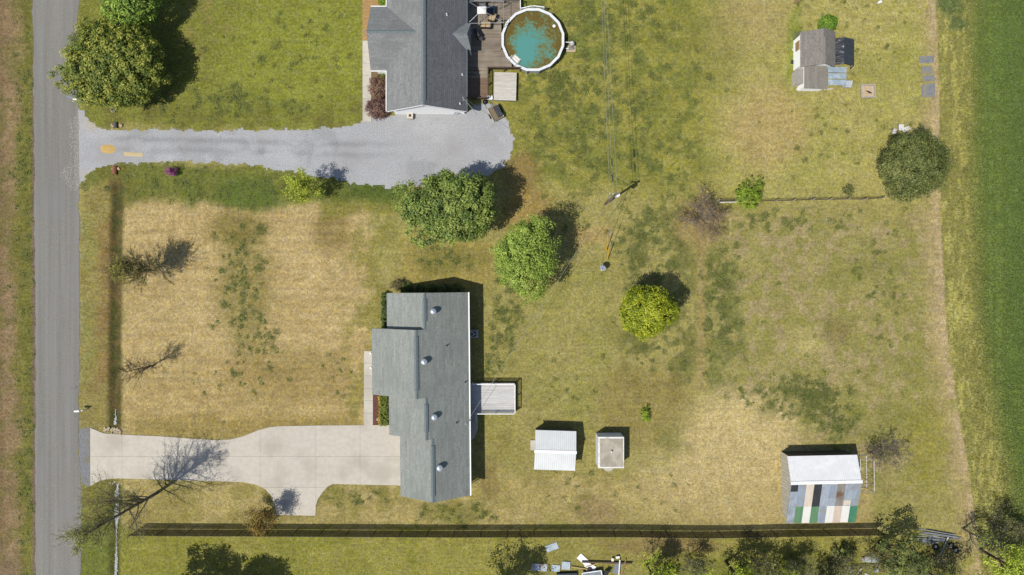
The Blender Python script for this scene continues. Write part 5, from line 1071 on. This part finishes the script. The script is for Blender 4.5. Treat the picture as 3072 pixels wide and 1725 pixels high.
# white stones round the old shed
for i in range(34):
    px, py = (2390+i*4.6, 267+rgB.uniform(-2, 2)) if i < 24 else (2384+rgB.uniform(-6, 6), 134+(i-24)*5); p = P(px, py); s_ = rgB.uniform(.1, .17); rock('edging_stone', (p.x, p.y, s_*.3), (s_, s_*.8, s_*.6), M('white_stone', S(214, 208, 198), S(236, 230, 222), 5, .9, .3), 'pale edging stone along the old shingled shed', 400+i, 'edging stones round the old shed')
c = P(2378, 186); tag(MB().box((c.x, c.y, .04), (.42, .5, .06), R(-15)).build('rubber_mat', M('rubber2', S(60, 64, 66)), base=c), 'small black mat at the left side of the old shed', 'mat')
c = P(2388, 110); o = thing('wire_cage', c, 'green wire cage at the upper left corner of the old shed', 'cage'); gw_ = M('green_wire', S(110, 130, 118))
for sx in (-1, 1):
    for sy in (-1, 1): MB().tube((c.x+sx*.35, c.y+sy*.4, 0), (c.x+sx*.35, c.y+sy*.4, .7), .02, n=5).build('post', gw_, o)
for z in (.05, .7):
    for k in range(6): MB().tube((c.x-.35+.14*k, c.y-.4, z), (c.x-.35+.14*k, c.y+.4, z), .012, n=4).build('wire', gw_, o)
    for k in range(6): MB().tube((c.x-.35, c.y-.4+.16*k, z), (c.x+.35, c.y-.4+.16*k, z), .012, n=4).build('wire', gw_, o)
c = P(2543, 252, .5); o = thing('metal_sheet', P(2543, 252), 'pale grey sheet propped on blocks beside the plastic panels of the old shed', 'sheet'); q0, q1 = P(2527, 262, .5), P(2559, 242, .5); m = MB(); m.slab4([(q0.x, q0.y, .55), (q1.x-.2, q0.y, .5), (q1.x, q1.y, .5), (q0.x, q1.y, .55)], .02); m.build('sheet', M('pale_sheet', S(196, 204, 212), S(212, 218, 224), 3, .4), o)
MB().bx(q0.x+.1, q1.x-.3, q0.y+.1, q1.y-.1, 0, .46).build('block', MATS['block_grey'], o)
# ------------------------------------------------------------------ trees and shrubs
def unit(a): return a/np.maximum(1e-9, np.linalg.norm(a, axis=-1, keepdims=True))
def leaf_quads(r, pos, nrm, size, asp=.55):
    m = len(pos); t = unit(np.cross(nrm, r.normal(size=(m, 3)))); bt = np.cross(nrm, t); s = size*r.uniform(.6, 1.3, (m, 1))
    V = np.stack([pos-t*s, pos-bt*s*asp, pos+t*s, pos+bt*s*asp], 1); return V.reshape(-1, 3), np.arange(m*4).reshape(-1, 4)
def leaf_cols(r, cols, clump_t, m, jit=.25):
    cols = np.array([S(*c) for c in cols]); k = len(cols)-1; t = np.clip(clump_t+r.normal(0, jit, m), 0, .9999)*k; i = t.astype(int); f = (t-i)[:, None]
    return 2.0*(cols[i]*(1-f)+cols[np.minimum(i+1, k)]*f)*r.uniform(.8, 1.2, (m, 1))
def crown_leaves(r, c, rad, nc, per, cr, leaf, cols, lob=.14, zmin=-.45, inner=.25, up=.45, asp=.55, boxy=False):
    d = unit(r.normal(size=(nc*3, 3))); d = d[d[:, 2] > zmin][:nc]; nc = len(d)
    ph = r.uniform(0, 6.28, 9); kk = r.normal(0, 1, (9, 3))*np.array([2.2, 2.2, 1.6])*np.linspace(1, 3, 9)[:, None]
    lump = 1+lob*np.sum(np.cos(d @ kk.T+ph)/np.linspace(1, 2, 9), 1)*.55
    rr = lump*np.where(r.random(nc) < inner, r.uniform(.35, .85, nc), r.uniform(.80, 1.06, nc))
    if boxy:
        dd = d/np.max(np.abs(d), 1, keepdims=True); cen = np.array(c)+dd*np.array(rad)*rr[:, None]
    else: cen = np.array(c)+d*np.array(rad)*rr[:, None]
    off = unit(r.normal(size=(nc, per, 3)))*(r.random((nc, per, 1))**.4); pos = (cen[:, None]+off*cr*r.uniform(.7, 1.3, (nc, 1, 1))).reshape(-1, 3)
    n = unit((d[:, None]*.6+off*.6+np.array([0, 0, up+.2])+r.normal(0, .4, (nc, per, 3))).reshape(-1, 3))
    V, F = leaf_quads(r, pos, n, leaf, asp); ct = np.repeat(r.random(nc), per)
    return V, F, np.repeat(leaf_cols(r, cols, ct, len(pos)), 4, 0)
def grow_tree(seed, h, r0, stems=1, vase=.3, prim=20, sec=7, ter=5, spread=.42, first=.22, jit=.12, lean=.0, wide=(.6, 1.1), rmin=.011):
    """list of branch segments (p0,p1,ra,rb) and twig points"""
    rr = random.Random(seed); segs = []; tips = []
    def limb(p, d, L_, ra, lev, start):
        n = (9, 6, 4, 3)[lev]; st = L_/n; pts = []
        for i in range(n):
            j_ = 0 if lev == 0 and stems == 1 else jit; d = (d+Vector((rr.gauss(0, j_), rr.gauss(0, j_), rr.gauss(0, j_)*.6+(.05 if lev == 1 else .08)))).normalized(); q = p+d*st
            a = ra*(1-i/n*.8); b_ = ra*(1-(i+1)/n*.8); segs.append((p, q, a, b_)); pts.append((q.copy(), d.copy(), (i+1)/n, b_)); p = q
        if lev >= 2: tips.extend(q for q, _, t, _ in pts if t > .3)
        cnt = (prim, sec, ter)[lev] if lev < 3 else 0
        for k in range(cnt):
            t = start+(1-start)*(k+rr.random())/cnt; i = min(n-1, int(t*n)); q, dd, _, rb = pts[i]; q = segs[len(segs)-1][1] if False else (q-dd*st*(rr.random()))
            ax = dd.orthogonal().normalized(); ax.rotate(Matrix.Rotation(rr.uniform(0, 6.283), 3, dd)); ang = rr.uniform(*wide) if lev == 0 else rr.uniform(.4, 1.05)
            nd = (dd*math.cos(ang)+ax*math.sin(ang)).normalized()
            if lev == 0: l2 = h*spread*(1.15-.85*t)*rr.uniform(.7, 1.15)
            else: l2 = L_*(.55-.25*t)*rr.uniform(.6, 1.2)
            limb(q, nd, l2, max(rmin, rb*(.55 if lev == 0 else .5)), lev+1, .15)
    for s_ in range(stems):
        a = 6.283*s_/stems+rr.random(); tl = vase*rr.uniform(.5, 1.2) if stems > 1 else lean
        limb(Vector((.12*math.cos(a), .12*math.sin(a), -.05)) if stems > 1 else Vector((0, 0, -.1)), Vector((math.sin(tl)*math.cos(a), math.sin(tl)*math.sin(a), math.cos(tl))), h*rr.uniform(.85, 1), r0*(1 if stems == 1 else .6), 0, first)
    return segs, tips
def tubes(segs, n=5):
    p0 = np.array([s[0] for s in segs]); p1 = np.array([s[1] for s in segs]); ra = np.array([s[2] for s in segs]); rb = np.array([s[3] for s in segs])
    d = unit(p1-p0); ref = np.where(np.abs(d[:, 2:3]) < .9, np.array([[0, 0, 1.]]), np.array([[1., 0, 0]])); a = unit(np.cross(d, ref)); b_ = np.cross(d, a); t = np.arange(n)*2*np.pi/n
    ring = a[:, None]*np.cos(t)[None, :, None]+b_[:, None]*np.sin(t)[None, :, None]
    V = np.concatenate([p0[:, None]+ring*ra[:, None, None], p1[:, None]+ring*rb[:, None, None]], 1); i = np.arange(n); F = np.stack([i, (i+1) % n, n+(i+1) % n, n+i], 1)
    return V.reshape(-1, 3), (np.arange(len(segs))[:, None, None]*2*n+F).reshape(-1, 4)
bark = M('bark', S(96, 84, 70), S(128, 114, 98), 6, .95, .3); bark_grey = M('bark_grey', S(122, 112, 100), S(152, 142, 130), 6, .95, .3); bark_tan = M('bark_tan', S(138, 124, 88), S(164, 150, 112), 6, .95); bark_dark = M('bark_dark', S(74, 64, 54), S(98, 86, 74), 6, .95, .3)
def dense_tree(name, label, px, py, zc, rad, cols, nc=900, per=26, cr=.42, leaf=.13, seed=1, cat='tree', group=None, lobes=None, tr=.22, crn='crown', **kw):
    r = np.random.default_rng(seed); c = P(px, py, zc); base = Vector((c.x, c.y, 0)); o = thing(name, base, label, cat, group)
    segs, _ = grow_tree(seed, zc+rad[2]*.55, tr, prim=12, sec=4, ter=0, spread=.5, first=.25); segs = [(a+base, b_+base, x, y) for a, b_, x, y in segs]
    V, F = tubes(segs, 6); npmesh('trunk', V, F, bark, o)
    Vs, Fs, Cs = [], [], []; k = 0
    for dx, dy, dz, f, w in (lobes or [(0, 0, 0, 1, 1)]):
        V, F, C = crown_leaves(r, (c.x+dx, c.y+dy, zc+dz), [q*f for q in rad], int(nc*w), per, cr, leaf, cols, **kw); Vs.append(V); Fs.append(F+k); Cs.append(C); k += len(V)
    npmesh(crn, np.concatenate(Vs), np.concatenate(Fs), LEAF, o, cols=np.concatenate(Cs)); return o
def open_tree(name, label, px, py, h, r0, seed, nleaf=0, leaf=.08, cols=None, mat=None, cat='tree', group=None, clus=.16, minz=0, twig=None, **kw):
    r = np.random.default_rng(seed); base = P(px, py); base.z = float(gz(base.x, base.y)); o = thing(name, base, label, cat, group)
    segs, tips = grow_tree(seed, h, r0, **kw); segs = [(a+base, b_+base, x, y) for a, b_, x, y in segs]
    th = min(.03, r0*.25); big = [s for s in segs if s[2] > th]; small = [s for s in segs if s[2] <= th]
    V, F = tubes(big, 7); npmesh('trunk', V, F, mat or bark, o)
    if small: V, F = tubes(small, 3); npmesh('twigs', V, F, twig or mat or bark, o)
    if nleaf:
        T = np.array([tuple(t) for t in tips]); T = T[T[:, 2] > minz]; pos = T[r.integers(0, len(T), nleaf)]+np.array(base)+r.normal(0, clus, (nleaf, 3)); n = unit(r.normal(0, .6, (nleaf, 3))+np.array([0, 0, .7]))
        V, F = leaf_quads(r, pos, n, leaf); npmesh('crown', V, F, LEAF, o, cols=np.repeat(leaf_cols(r, cols, r.random(nleaf), nleaf), 4, 0))
    return o
G_MAG = [(70, 88, 30), (112, 122, 44), (152, 152, 66)]; G_BR = [(78, 104, 34), (112, 138, 48), (142, 164, 68)]; G_MID = [(70, 88, 36), (104, 122, 52), (140, 152, 74)]
dense_tree('broadleaf_tree', 'large dense round tree overhanging the road in the upper left corner', 342, 188, 3.9, (5.6, 5.1, 3.5), G_MAG, 980, 46, .48, .12, 11, lob=.12, lobes=[(0, 0, 0, .93, .8), (1.1, .9, .25, .74, .22), (-1.2, -.7, .1, .74, .22), (.4, -1.3, .0, .7, .18)])
dense_tree('broadleaf_tree', 'bright green tree cut by the top edge behind the large round tree', 392, 2, 4.6, (2.7, 2.9, 3.0), G_BR, 620, 26, .40, .12, 12)
dense_tree('broadleaf_tree', 'wide green tree with tufted foliage between the gravel driveway and the front lawn', 1352, 625, 6.2, (5.2, 3.9, 3.9), G_MID, 640, 62, .6, .13, 13, lob=.22, inner=.25, lobes=[(-1.5, .2, -.4, .76, .42), (1.5, .3, .2, .72, .38), (.2, -.9, -.3, .8, .4), (-.2, .7, .7, .7, .3)])
dense_tree('broadleaf_tree', 'lighter green open tree with two rounded lobes above the long grey house', 1570, 756, 7.0, (3.2, 3.1, 3.2), [(100, 120, 44), (130, 150, 58), (156, 174, 80)], 260, 48, .55, .1, 14, lobes=[(.35, .9, .8, .86, 1), (-.1, -1.4, -.6, .95, 1.25), (1.4, -.5, 0, .7, .6)], lob=.2, inner=.35)
dense_tree('broadleaf_tree', 'compact round yellow-green tree standing alone in the middle of the yard', 1941, 930, 5.0, (2.9, 2.85, 3.0), [(88, 102, 12), (130, 140, 22), (160, 164, 44)], 420, 46, .46, .11, 15, lob=.12, lobes=[(0, 0, 0, .97, .95), (.6, .5, .3, .72, .2), (-.6, -.5, 0, .74, .2)])
dense_tree('evergreen_tree', 'large dark evergreen at the field edge beside the garden chairs', 2738, 501, 3.8, (3.45, 3.65, 3.1), [(62, 74, 34), (98, 106, 54), (130, 134, 76)], 620, 50, .54, .16, 16, asp=.22, lob=.16, inner=.2, up=.3)
open_tree('young_tree', 'airy yellow-green young tree at the lower edge of the gravel driveway', 940, 572, 7.0, .09, 21, 4200, .085, [(126, 142, 36), (156, 168, 52), (176, 182, 70)], prim=22, sec=7, ter=5, spread=.48, first=.25)
open_tree('young_tree', 'bare young tree with faint yellow buds and fanned branches on the front lawn', 460, 812, 8.2, .12, 22, 2200, .055, [(150, 152, 44), (176, 172, 60)], bark, prim=56, sec=11, ter=7, spread=.52, first=.14, jit=.07, wide=(.4, .95), twig=bark_tan, rmin=.02)
open_tree('sapling', 'thin leafless sapling on the front lawn above the concrete driveway', 459, 1097, 6.6, .085, 23, 0, mat=bark_dark, prim=26, sec=9, ter=6, spread=.46, first=.1, jit=.09, wide=(.4, .9))
open_tree('tall_tree', 'tall nearly bare tree with pale green tips beside the road and the concrete driveway', 470, 1479, 15.6, .2, 24, 3600, .06, [(126, 138, 56), (150, 158, 74)], bark_grey, prim=46, sec=10, ter=8, spread=.42, first=.14, wide=(.5, .95), twig=bark_tan, rmin=.014, jit=.07, minz=5.5, clus=.2)
open_tree('small_tree', 'small brown-leaved tree casting its shadow on the concrete driveway', 812, 1529, 4.9, .08, 25, 3600, .075, [(112, 84, 34), (140, 110, 46), (128, 122, 44)], prim=34, sec=9, ter=7, spread=.62, first=.1)
open_tree('shrub', 'bushy leafless brown shrub with many stems left of the low wire fence', 2104, 652, 5.0, .07, 26, 1800, .06, [(140, 112, 66), (158, 130, 80)], M('bark_pale', S(150, 138, 128), S(176, 164, 154), 6, .95), 'shrub', stems=9, vase=.95, prim=16, sec=7, ter=5, spread=.42, first=.12)
open_tree('shrub', 'left of the two bare shrubs at the upper right corner of the barn', 2604, 1350, 3.6, .05, 27, 0, mat=bark_grey, cat='shrub', stems=5, vase=.6, prim=14, sec=6, ter=4, spread=.4, first=.1)
open_tree('shrub', 'right of the two bare shrubs at the upper right corner of the barn', 2650, 1344, 4.2, .05, 28, 0, mat=bark_grey, cat='shrub', stems=6, vase=.65, prim=16, sec=6, ter=4, spread=.4, first=.1)
open_tree('sapling', 'thin dark sapling growing at the low wire fence', 2528, 578, 2.6, .04, 29, 420, .07, [(84, 92, 46), (112, 116, 60)], bark_dark, prim=12, sec=5, ter=3, spread=.42, first=.2)
def bush(label, px, py, zc, rad, cols, nc, seed, per=22, cr=.24, leaf=.085, name='bush', **kw):
    r = np.random.default_rng(seed); c = P(px, py, zc); o = thing(name, Vector((c.x, c.y, 0)), label, 'bush' if name == 'bush' else 'hedge')
    segs, _ = grow_tree(seed, zc+rad[2]*.3, .035, stems=4, vase=.5, prim=6, sec=2, ter=0, spread=.35); b0 = Vector((c.x, c.y, 0)); V, F = tubes([(a+b0, b_+b0, x, y) for a, b_, x, y in segs], 4); npmesh('stems', V, F, bark, o)
    V, F, C = crown_leaves(r, c, rad, nc, per, cr, leaf, cols, zmin=-.8, **kw); V[:, 2] = np.maximum(V[:, 2], .02); npmesh('foliage', V, F, LEAF, o, cols=C); return o
G_Y = [(86, 108, 22), (116, 136, 36), (140, 158, 58)]; G_DK = [(48, 66, 26), (74, 92, 40), (98, 112, 54)]; BRN = [(84, 60, 50), (122, 92, 80), (140, 118, 92)]
bush('bright green bush growing through the low wire fence', 2244, 587, 1.4, (1.4, 1.35, 1.2), G_Y, 190, 31, lob=.3)
bush('bright green bush behind the old shingled shed', 2484, 70, .9, (1.05, 1.0, .85), [(68, 98, 22), (94, 126, 34), (118, 146, 52)], 150, 32)
bush('small bright green bush alone in the grass right of the small block building', 1937, 1246, .5, (.55, .75, .5), G_Y, 46, 33, lob=.3)
bush('small purple flowering redbud bush at the lower edge of the gravel driveway', 514, 513, .7, (.55, .5, .6), [(110, 50, 92), (150, 74, 128), (128, 96, 84)], 40, 34, leaf=.07, lob=.3)
bush('upper of the two reddish-brown bushes along the slate roofed house', 1136, 262, .85, (1.15, 1.3, .8), BRN, 260, 35, leaf=.06, per=30)
bush('lower of the two reddish-brown bushes along the slate roofed house', 1133, 322, .85, (1.3, 1.25, .85), [(74, 50, 46), (108, 78, 74), (128, 104, 84)], 280, 36, leaf=.06, per=30)
bush('small green bush in the corner below the cross gable of the slate roofed house', 1149, 228, .5, (.55, .5, .45), G_Y, 50, 37); bush('small green bush above the cross gable at the top edge', 1151, 6, .6, (.6, .6, .5), G_Y, 60, 38)
bush('clipped dark hedge along the upper left wall of the long grey house', 1155, 932, .55, (.36, 1.85, .5), G_DK, 330, 39, cr=.14, leaf=.06, name='hedge', boxy=True, lob=.04)
bush('clipped green hedge in the mulch bed of the long grey house', 1154.5, 1229, .5, (.5, 1.75, .45), [(70, 84, 28), (96, 108, 36), (120, 130, 50)], 420, 40, cr=.14, leaf=.06, name='hedge', boxy=True, lob=.05)
r = np.random.default_rng(41); m_ = 260; pp = np.stack([P(1140, 0).x+r.normal(0, .1, m_), r.uniform(P(0, 1276).y, P(0, 1182).y, m_), r.uniform(.05, .22, m_)], 1); V, F = leaf_quads(r, pp, unit(r.normal(0, .4, (m_, 3))+np.array([0, 0, 1])), .07); tag(npmesh('flowers', V, F, LEAF, cols=np.repeat(leaf_cols(r, [(190, 150, 30), (216, 180, 50), (120, 120, 40)], r.random(m_), m_), 4, 0)), 'yellow flowers along the mulch bed hedge', 'flowers', kind='stuff')
c = P(1133, 1258); rock('rock', (c.x, c.y, .1), (.2, .15, .14), stone_m, 'pale rock in the red mulch bed', 50, cat='rock')
for i, px in enumerate((1215, 1255, 1293, 1331, 1370)): bush(('first', 'second', 'third', 'fourth', 'fifth')[i]+' from the left of the dark bushes in the shade above the long grey house', px, 866+i % 2, .55, (.62, .5, .5), G_DK, 60, 60+i)
bush('twiggy brown bush at the upper left corner of the long grey house', 1196, 856, .7, (.7, .55, .65), [(84, 70, 52), (110, 94, 66), (90, 96, 48)], 70, 66, leaf=.06, lob=.3)
# trees along the lower edge
YG = [(112, 128, 34), (146, 162, 46), (172, 184, 66)]; OL = [(92, 100, 50), (116, 124, 62), (144, 150, 80)]
dense_tree('broadleaf_tree', 'left of two dark trees below the lower edge whose shadow falls on the grass', 494, 1850, 6.6, (3.3, 3.2, 3.2), G_MID, 420, 26, .5, .14, 71, lob=.2); dense_tree('broadleaf_tree', 'right of two dark trees below the lower edge whose shadow falls on the grass', 657, 1868, 6.6, (2.8, 2.8, 2.8), G_MID, 420, 26, .5, .14, 72, lob=.2)
open_tree('small_tree', 'leafy tree below the lower edge left of the scrap heap', 1484, 1746, 10.5, .2, 73, 5200, .12, OL, prim=30, sec=8, ter=5, spread=.52, first=.2)
open_tree('small_tree', 'leafing tree just right of the scrap heap at the lower edge', 1940, 1692, 7.8, .13, 74, 3600, .1, YG, bark_dark, prim=22, sec=7, ter=5, spread=.42, first=.2)
open_tree('small_tree', 'leafing tree with a thick dark trunk in the middle of the lower right thicket', 2177, 1684, 8.6, .2, 75, 3000, .1, YG, bark_dark, prim=22, sec=7, ter=5, spread=.46, first=.25)
open_tree('small_tree', 'leafing tree at the lower edge below the barn', 2298, 1716, 8.2, .15, 76, 3200, .1, OL, bark_dark, prim=24, sec=7, ter=5, spread=.44, first=.2)
open_tree('small_tree', 'olive leafy tree at the lower edge right of the barn', 2440, 1735, 7.2, .14, 77, 3400, .1, OL, bark_dark, prim=24, sec=7, ter=5, spread=.46, first=.2)
dense_tree('evergreen_tree', 'dark green tree at the right end of the screen fence', 2712, 1678, 5.2, (2.2, 1.9, 2.6), [(58, 70, 34), (88, 100, 48), (116, 122, 64)], 105, 22, .5, .13, 78, lob=.35, inner=.35)
dense_tree('evergreen_tree', 'dark green tree casting shade over the heap of metal pipes', 2858, 1768, 5.6, (2.2, 1.8, 2.4), [(58, 70, 34), (88, 100, 48), (118, 126, 64)], 80, 22, .5, .13, 79, lob=.35, inner=.35)
open_tree('bare_tree', 'pale bare tree with tangled twigs right of the metal pipes', 2888, 1585, 7.0, .13, 80, 700, .07, YG, bark_grey, prim=24, sec=8, ter=6, spread=.42, first=.15, jit=.16)
dense_tree('broadleaf_tree', 'yellow-green leafy tree in the lower right corner by the field', 3062, 1716, 6.6, (2.9, 2.6, 3.0), YG, 230, 24, .5, .12, 81, lob=.25, inner=.3)
GRB = [(104, 100, 62), (126, 122, 76), (112, 120, 58)]
for i, (px, py, h_, l_) in enumerate(((2060, 1668, 5.0, 'thin grey-brown tree between the scrap heap and the thick dark trunk'), (2250, 1672, 5.4, 'thin grey-brown tree right of the thick dark trunk'), (2375, 1676, 5.2, 'thin grey-brown tree under the lower left corner of the barn'), (2500, 1668, 5.0, 'thin grey-brown tree under the lower right corner of the barn'), (2600, 1655, 4.6, 'thin grey-brown tree at the right end of the screen fence'), (2960, 1560, 5.6, 'thin grey-brown tree at the field edge in the lower right corner'), (2800, 1668, 4.4, 'thin grey-brown tree below the metal pipes'))): open_tree('thin_tree', l_, px, py, h_, .07, 180+i, 1500, .075, GRB, bark_grey, prim=24, sec=8, ter=5, spread=.55, first=.15, twig=bark_grey)
for i, (px, py, l_) in enumerate(((2095, 1715, 'yellow-green bush at the lower edge left of the thick dark trunk'), (2225, 1722, 'yellow-green bush at the lower edge right of the thick dark trunk'), (2010, 1718, 'yellow-green bush at the lower edge beside the scrap heap'), (2380, 1705, 'yellow-green bush at the lower edge below the barn'), (2530, 1660, 'olive bush below the right end of the screen fence'), (2690, 1718, 'olive bush at the lower edge below the metal pipes'), (2780, 1690, 'olive bush in the shade right of the scrap at the lower edge'))): bush(l_, px, py, .9, (1.1, .9, .9), YG if i < 4 else OL, 60, 90+i, lob=.35)
# ------------------------------------------------------------------ scrap along the lower edge
def sheet(px, py, w, d, rz, mat, label, z=.08, tilt=0, name='metal_sheet', cat='sheet'):
    c = P(px, py, z); o = thing(name, Vector((c.x, c.y, 0)), label, cat); V = ribbed(o, 'panel', (c.x-w/2, c.y-d/2, z), (c.x+w/2, c.y-d/2, z), (c.x+w/2, c.y+d/2, z+tilt), (c.x-w/2, c.y+d/2, z+tilt), mat, .2, .015)
    for sx in (-1, 1): MB().bx(c.x+sx*w*.35-.05, c.x+sx*w*.35+.05, c.y-d*.45, c.y-d*.3, 0, z-.03).build('block', dk_dark, o)
    o.rotation_euler.z = rz
pt = M('pale_scrap_tin', S(176, 194, 208), S(206, 218, 226), 2, .5, c3=S(150, 164, 176), s3=.7)
sheet(1656, 1642, 1.5, .8, R(20), pt, 'pale corrugated sheet lying alone on the grass below the screen fence'); sheet(1618, 1702, 1.9, .85, R(-4), M('rust_scrap', S(180, 192, 202), S(208, 214, 218), 2, .5, c3=S(186, 120, 70), s3=.8), 'pale sheet with a rusty patch at the left of the scrap heap'); sheet(1667, 1705, 1.05, .8, R(-5), pt, 'pale sheet in the middle of the row left of the scrap heap', .1); sheet(1698, 1697, 1.0, .95, R(-3), pt, 'squarish pale sheet at the right of the row beside the scrap heap', .16)
def board(px, py, L_, w, rz, mat, label, z=.06, t=.05, name='board', cat='board'):
    c = P(px, py); return tag(MB().box((0, 0, 0), (L_, w, t)).build(name, mat, base=(0, 0, 0)), label, cat), c, z, rz
def put(a): a[0].location = (a[1].x, a[1].y, a[2]); a[0].rotation_euler.z = a[3]
put(board(1750, 1679, 1.5, .75, R(-42), white, 'broad white board tilted to the right in the scrap heap')); put(board(1770, 1698, 1.3, .65, R(-28), white, 'second white board below the broad one in the scrap heap', .14)); put(board(1820, 1685, 6.0, .16, R(-1.5), M('old_beam', S(96, 78, 64), S(120, 100, 84), 5, .9), 'long dark beam lying across the scrap heap', .28, .14)); put(board(1856, 1700, 2.0, .12, R(86), white, 'white pole lying at the right of the scrap heap', .42, .1)); put(board(1869, 1700, 2.1, .09, R(76), M('tan_pole', S(176, 140, 96)), 'tan pole beside the white pole in the scrap heap', .42, .08)); put(board(1737, 1702, 1.9, .1, R(-8), M('tan_plank', S(206, 178, 130)), 'tan plank left of the white boards', .22, .06)); put(board(1775, 1693, 1.5, .09, R(16), MATS['tan_plank'], 'tan plank across the white boards', .22, .06)); put(board(1851, 1704, .8, 1.3, R(-22), M('slate_panel', S(128, 134, 142), S(144, 150, 158), 3, .6), 'grey slatted panel at the right of the scrap heap', .1, .06))
put(board(1852, 1669, .42, .26, R(10), white, 'small white grate above the long dark beam', .3, .12)); put(board(1836, 1675, .26, .34, R(5), white, 'small white box on the long dark beam', .41, .12))
c = P(1767, 1708); o = thing('tub', c, 'black round tub in the scrap heap', 'tub'); MB().lathe((c.x, c.y, 0), [(.26, 0), (.32, .3), (.34, .34), (.3, .35)], 18).build('body', bk, o); MB().lathe((c.x, c.y, .33), [(.27, 0), (.27, .03)], 16).build('inside', M('tub_inside', S(70, 60, 66)), o)
c = P(1775, 1722); o = thing('utility_trailer', c, 'white framed trailer cut by the lower edge in the scrap heap', 'trailer'); MB().box((c.x, c.y, .5), (2.3, 1.0, .06)).build('bed', M('trailer_bed', S(120, 130, 144), S(150, 160, 170), 3, .5), o)
for sx in (-1, 1): MB().box((c.x+sx*1.15, c.y, .6), (.1, 1.1, .16)).build('side_rail', white, o); MB().tube((c.x+sx*1.0, c.y-.35, .28), (c.x+sx*1.16, c.y-.35, .28), .28, n=16).build('wheel', MATS['rubber'], o)
MB().box((c.x, c.y+.52, .6), (2.3, .1, .16)).build('front_rail', white, o); o.rotation_euler.z = R(8)
c = P(1818, 1716); o = thing('chair_frame', c, 'black broken seat lying in the scrap heap', 'seat'); MB().box((c.x, c.y, .25), (.5, .6, .14)).build('seat', bk, o); MB().box((c.x+.1, c.y+.38, .45), (.5, .12, .55), rx=-.4).build('backrest', bk, o)
for sx in (-1, 1): MB().box((c.x+sx*.2, c.y, .09), (.05, .5, .18)).build('runner', bk, o)
o.rotation_euler.z = R(-20)
c = P(1700, 1722); tag(MB().box((c.x, c.y, .25), (2.4, .5, .5), R(2)).build('dark_crate', M('dark_blue', S(46, 58, 66), S(66, 78, 86), 3, .7), base=c), 'long dark blue crate cut by the lower edge left of the trailer', 'crate')
# scrap at the lower right
put(board(2616, 1678, 1.5, .7, R(-6), M('streaked_sheet', S(170, 180, 178), S(220, 224, 220), 3, .6, c3=S(110, 120, 116), s3=1.5), 'pale streaked sheet in the scrap at the lower edge right of the barn', .1, .06)); put(board(2592, 1676, .7, .6, R(12), M('teal_sheet', S(150, 180, 176), S(196, 206, 204), 4, .6, c3=S(126, 60, 70), s3=1.6), 'pale teal sheet left of the streaked one', .16, .05)); put(board(2598, 1693, 3.2, .1, R(2), bark_dark, 'long dark pole below the streaked sheet', .3, .08))
sm = [M('scrap_white', S(200, 200, 196)), M('scrap_rust', S(130, 84, 62)), M('scrap_dark', S(56, 56, 58)), M('scrap_grey', S(140, 144, 146))]
for i in range(36):
    px, py = 2536+rgB.random()*118, 1698+rgB.random()*26; p = P(px, py); s_ = rgB.uniform(.14, .4); o = tag(MB().box((0, 0, 0), (s_, s_*rgB.uniform(.4, 1), s_*rgB.uniform(.3, .6))).build('scrap_piece', sm[i % 4], base=(0, 0, 0)), 'small broken scrap piece strewn at the lower edge right of the barn', 'scrap', 'scrap pieces at the lower edge'); o.location = (p.x, p.y, s_*.25); o.rotation_euler = (0, 0, rgB.uniform(0, 3))
pl_ = [(2752, 1586, 2858, 1601), (2768, 1595, 2872, 1611), (2764, 1602, 2850, 1617), (2741, 1607, 2820, 1612), (2732, 1614, 2826, 1618), (2780, 1590, 2870, 1606), (2760, 1598, 2862, 1608), (2746, 1621, 2830, 1616), (2758, 1626, 2834, 1619), (2770, 1630, 2838, 1622), (2716, 1626, 2790, 1620), (2778, 1636, 2832, 1621), (2790, 1611, 2880, 1617), (2798, 1604, 2886, 1614)]
for i, (xa_, ya_, xb2, yb2) in enumerate(pl_): z = .06+.1*(i % 3); a, b_ = P(xa_, ya_, z), P(xb2, yb2, z+.03); tag(MB().tube(a, b_, .05, n=8).build('metal_pipe', galv, base=a), 'galvanised metal pipe lying in the heap at the lower right', 'pipe', 'metal pipes in the heap')
a, b_ = P(2845, 1610, .3), P(2812, 1687, .08); tag(MB().tube(a, b_, .07, n=8).build('metal_pipe', galv, base=a), 'longest metal pipe, slanting down across the end of the heap', 'pipe')
for i, (px, py, l_) in enumerate(((2806, 1640, 'black tyre below the left end of the metal pipes'), (2852, 1636, 'black tyre below the right end of the metal pipes'), (2866, 1650, 'lowest black tyre below the metal pipes'))):
    c = P(px, py); o = thing('tyre', c, l_, 'tyre'); m = MB(); vs_ = []; fs = []
    for j in range(20):
        for k in range(8): t, f = 6.2832*j/20, 6.2832*k/8; rr_ = .3+.1*math.cos(f); vs_.append((c.x+rr_*math.cos(t), c.y+rr_*math.sin(t), .11+.1*math.sin(f)))
    for j in range(20):
        for k in range(8): fs.append((j*8+k, ((j+1) % 20)*8+k, ((j+1) % 20)*8+(k+1) % 8, j*8+(k+1) % 8))
    m.add(vs_, fs); m.build('casing', MATS['rubber'], o, smooth=True); MB().lathe((c.x, c.y, .05), [(.2, 0), (.18, .05), (.06, .06)], 16).build('rim', galv, o)
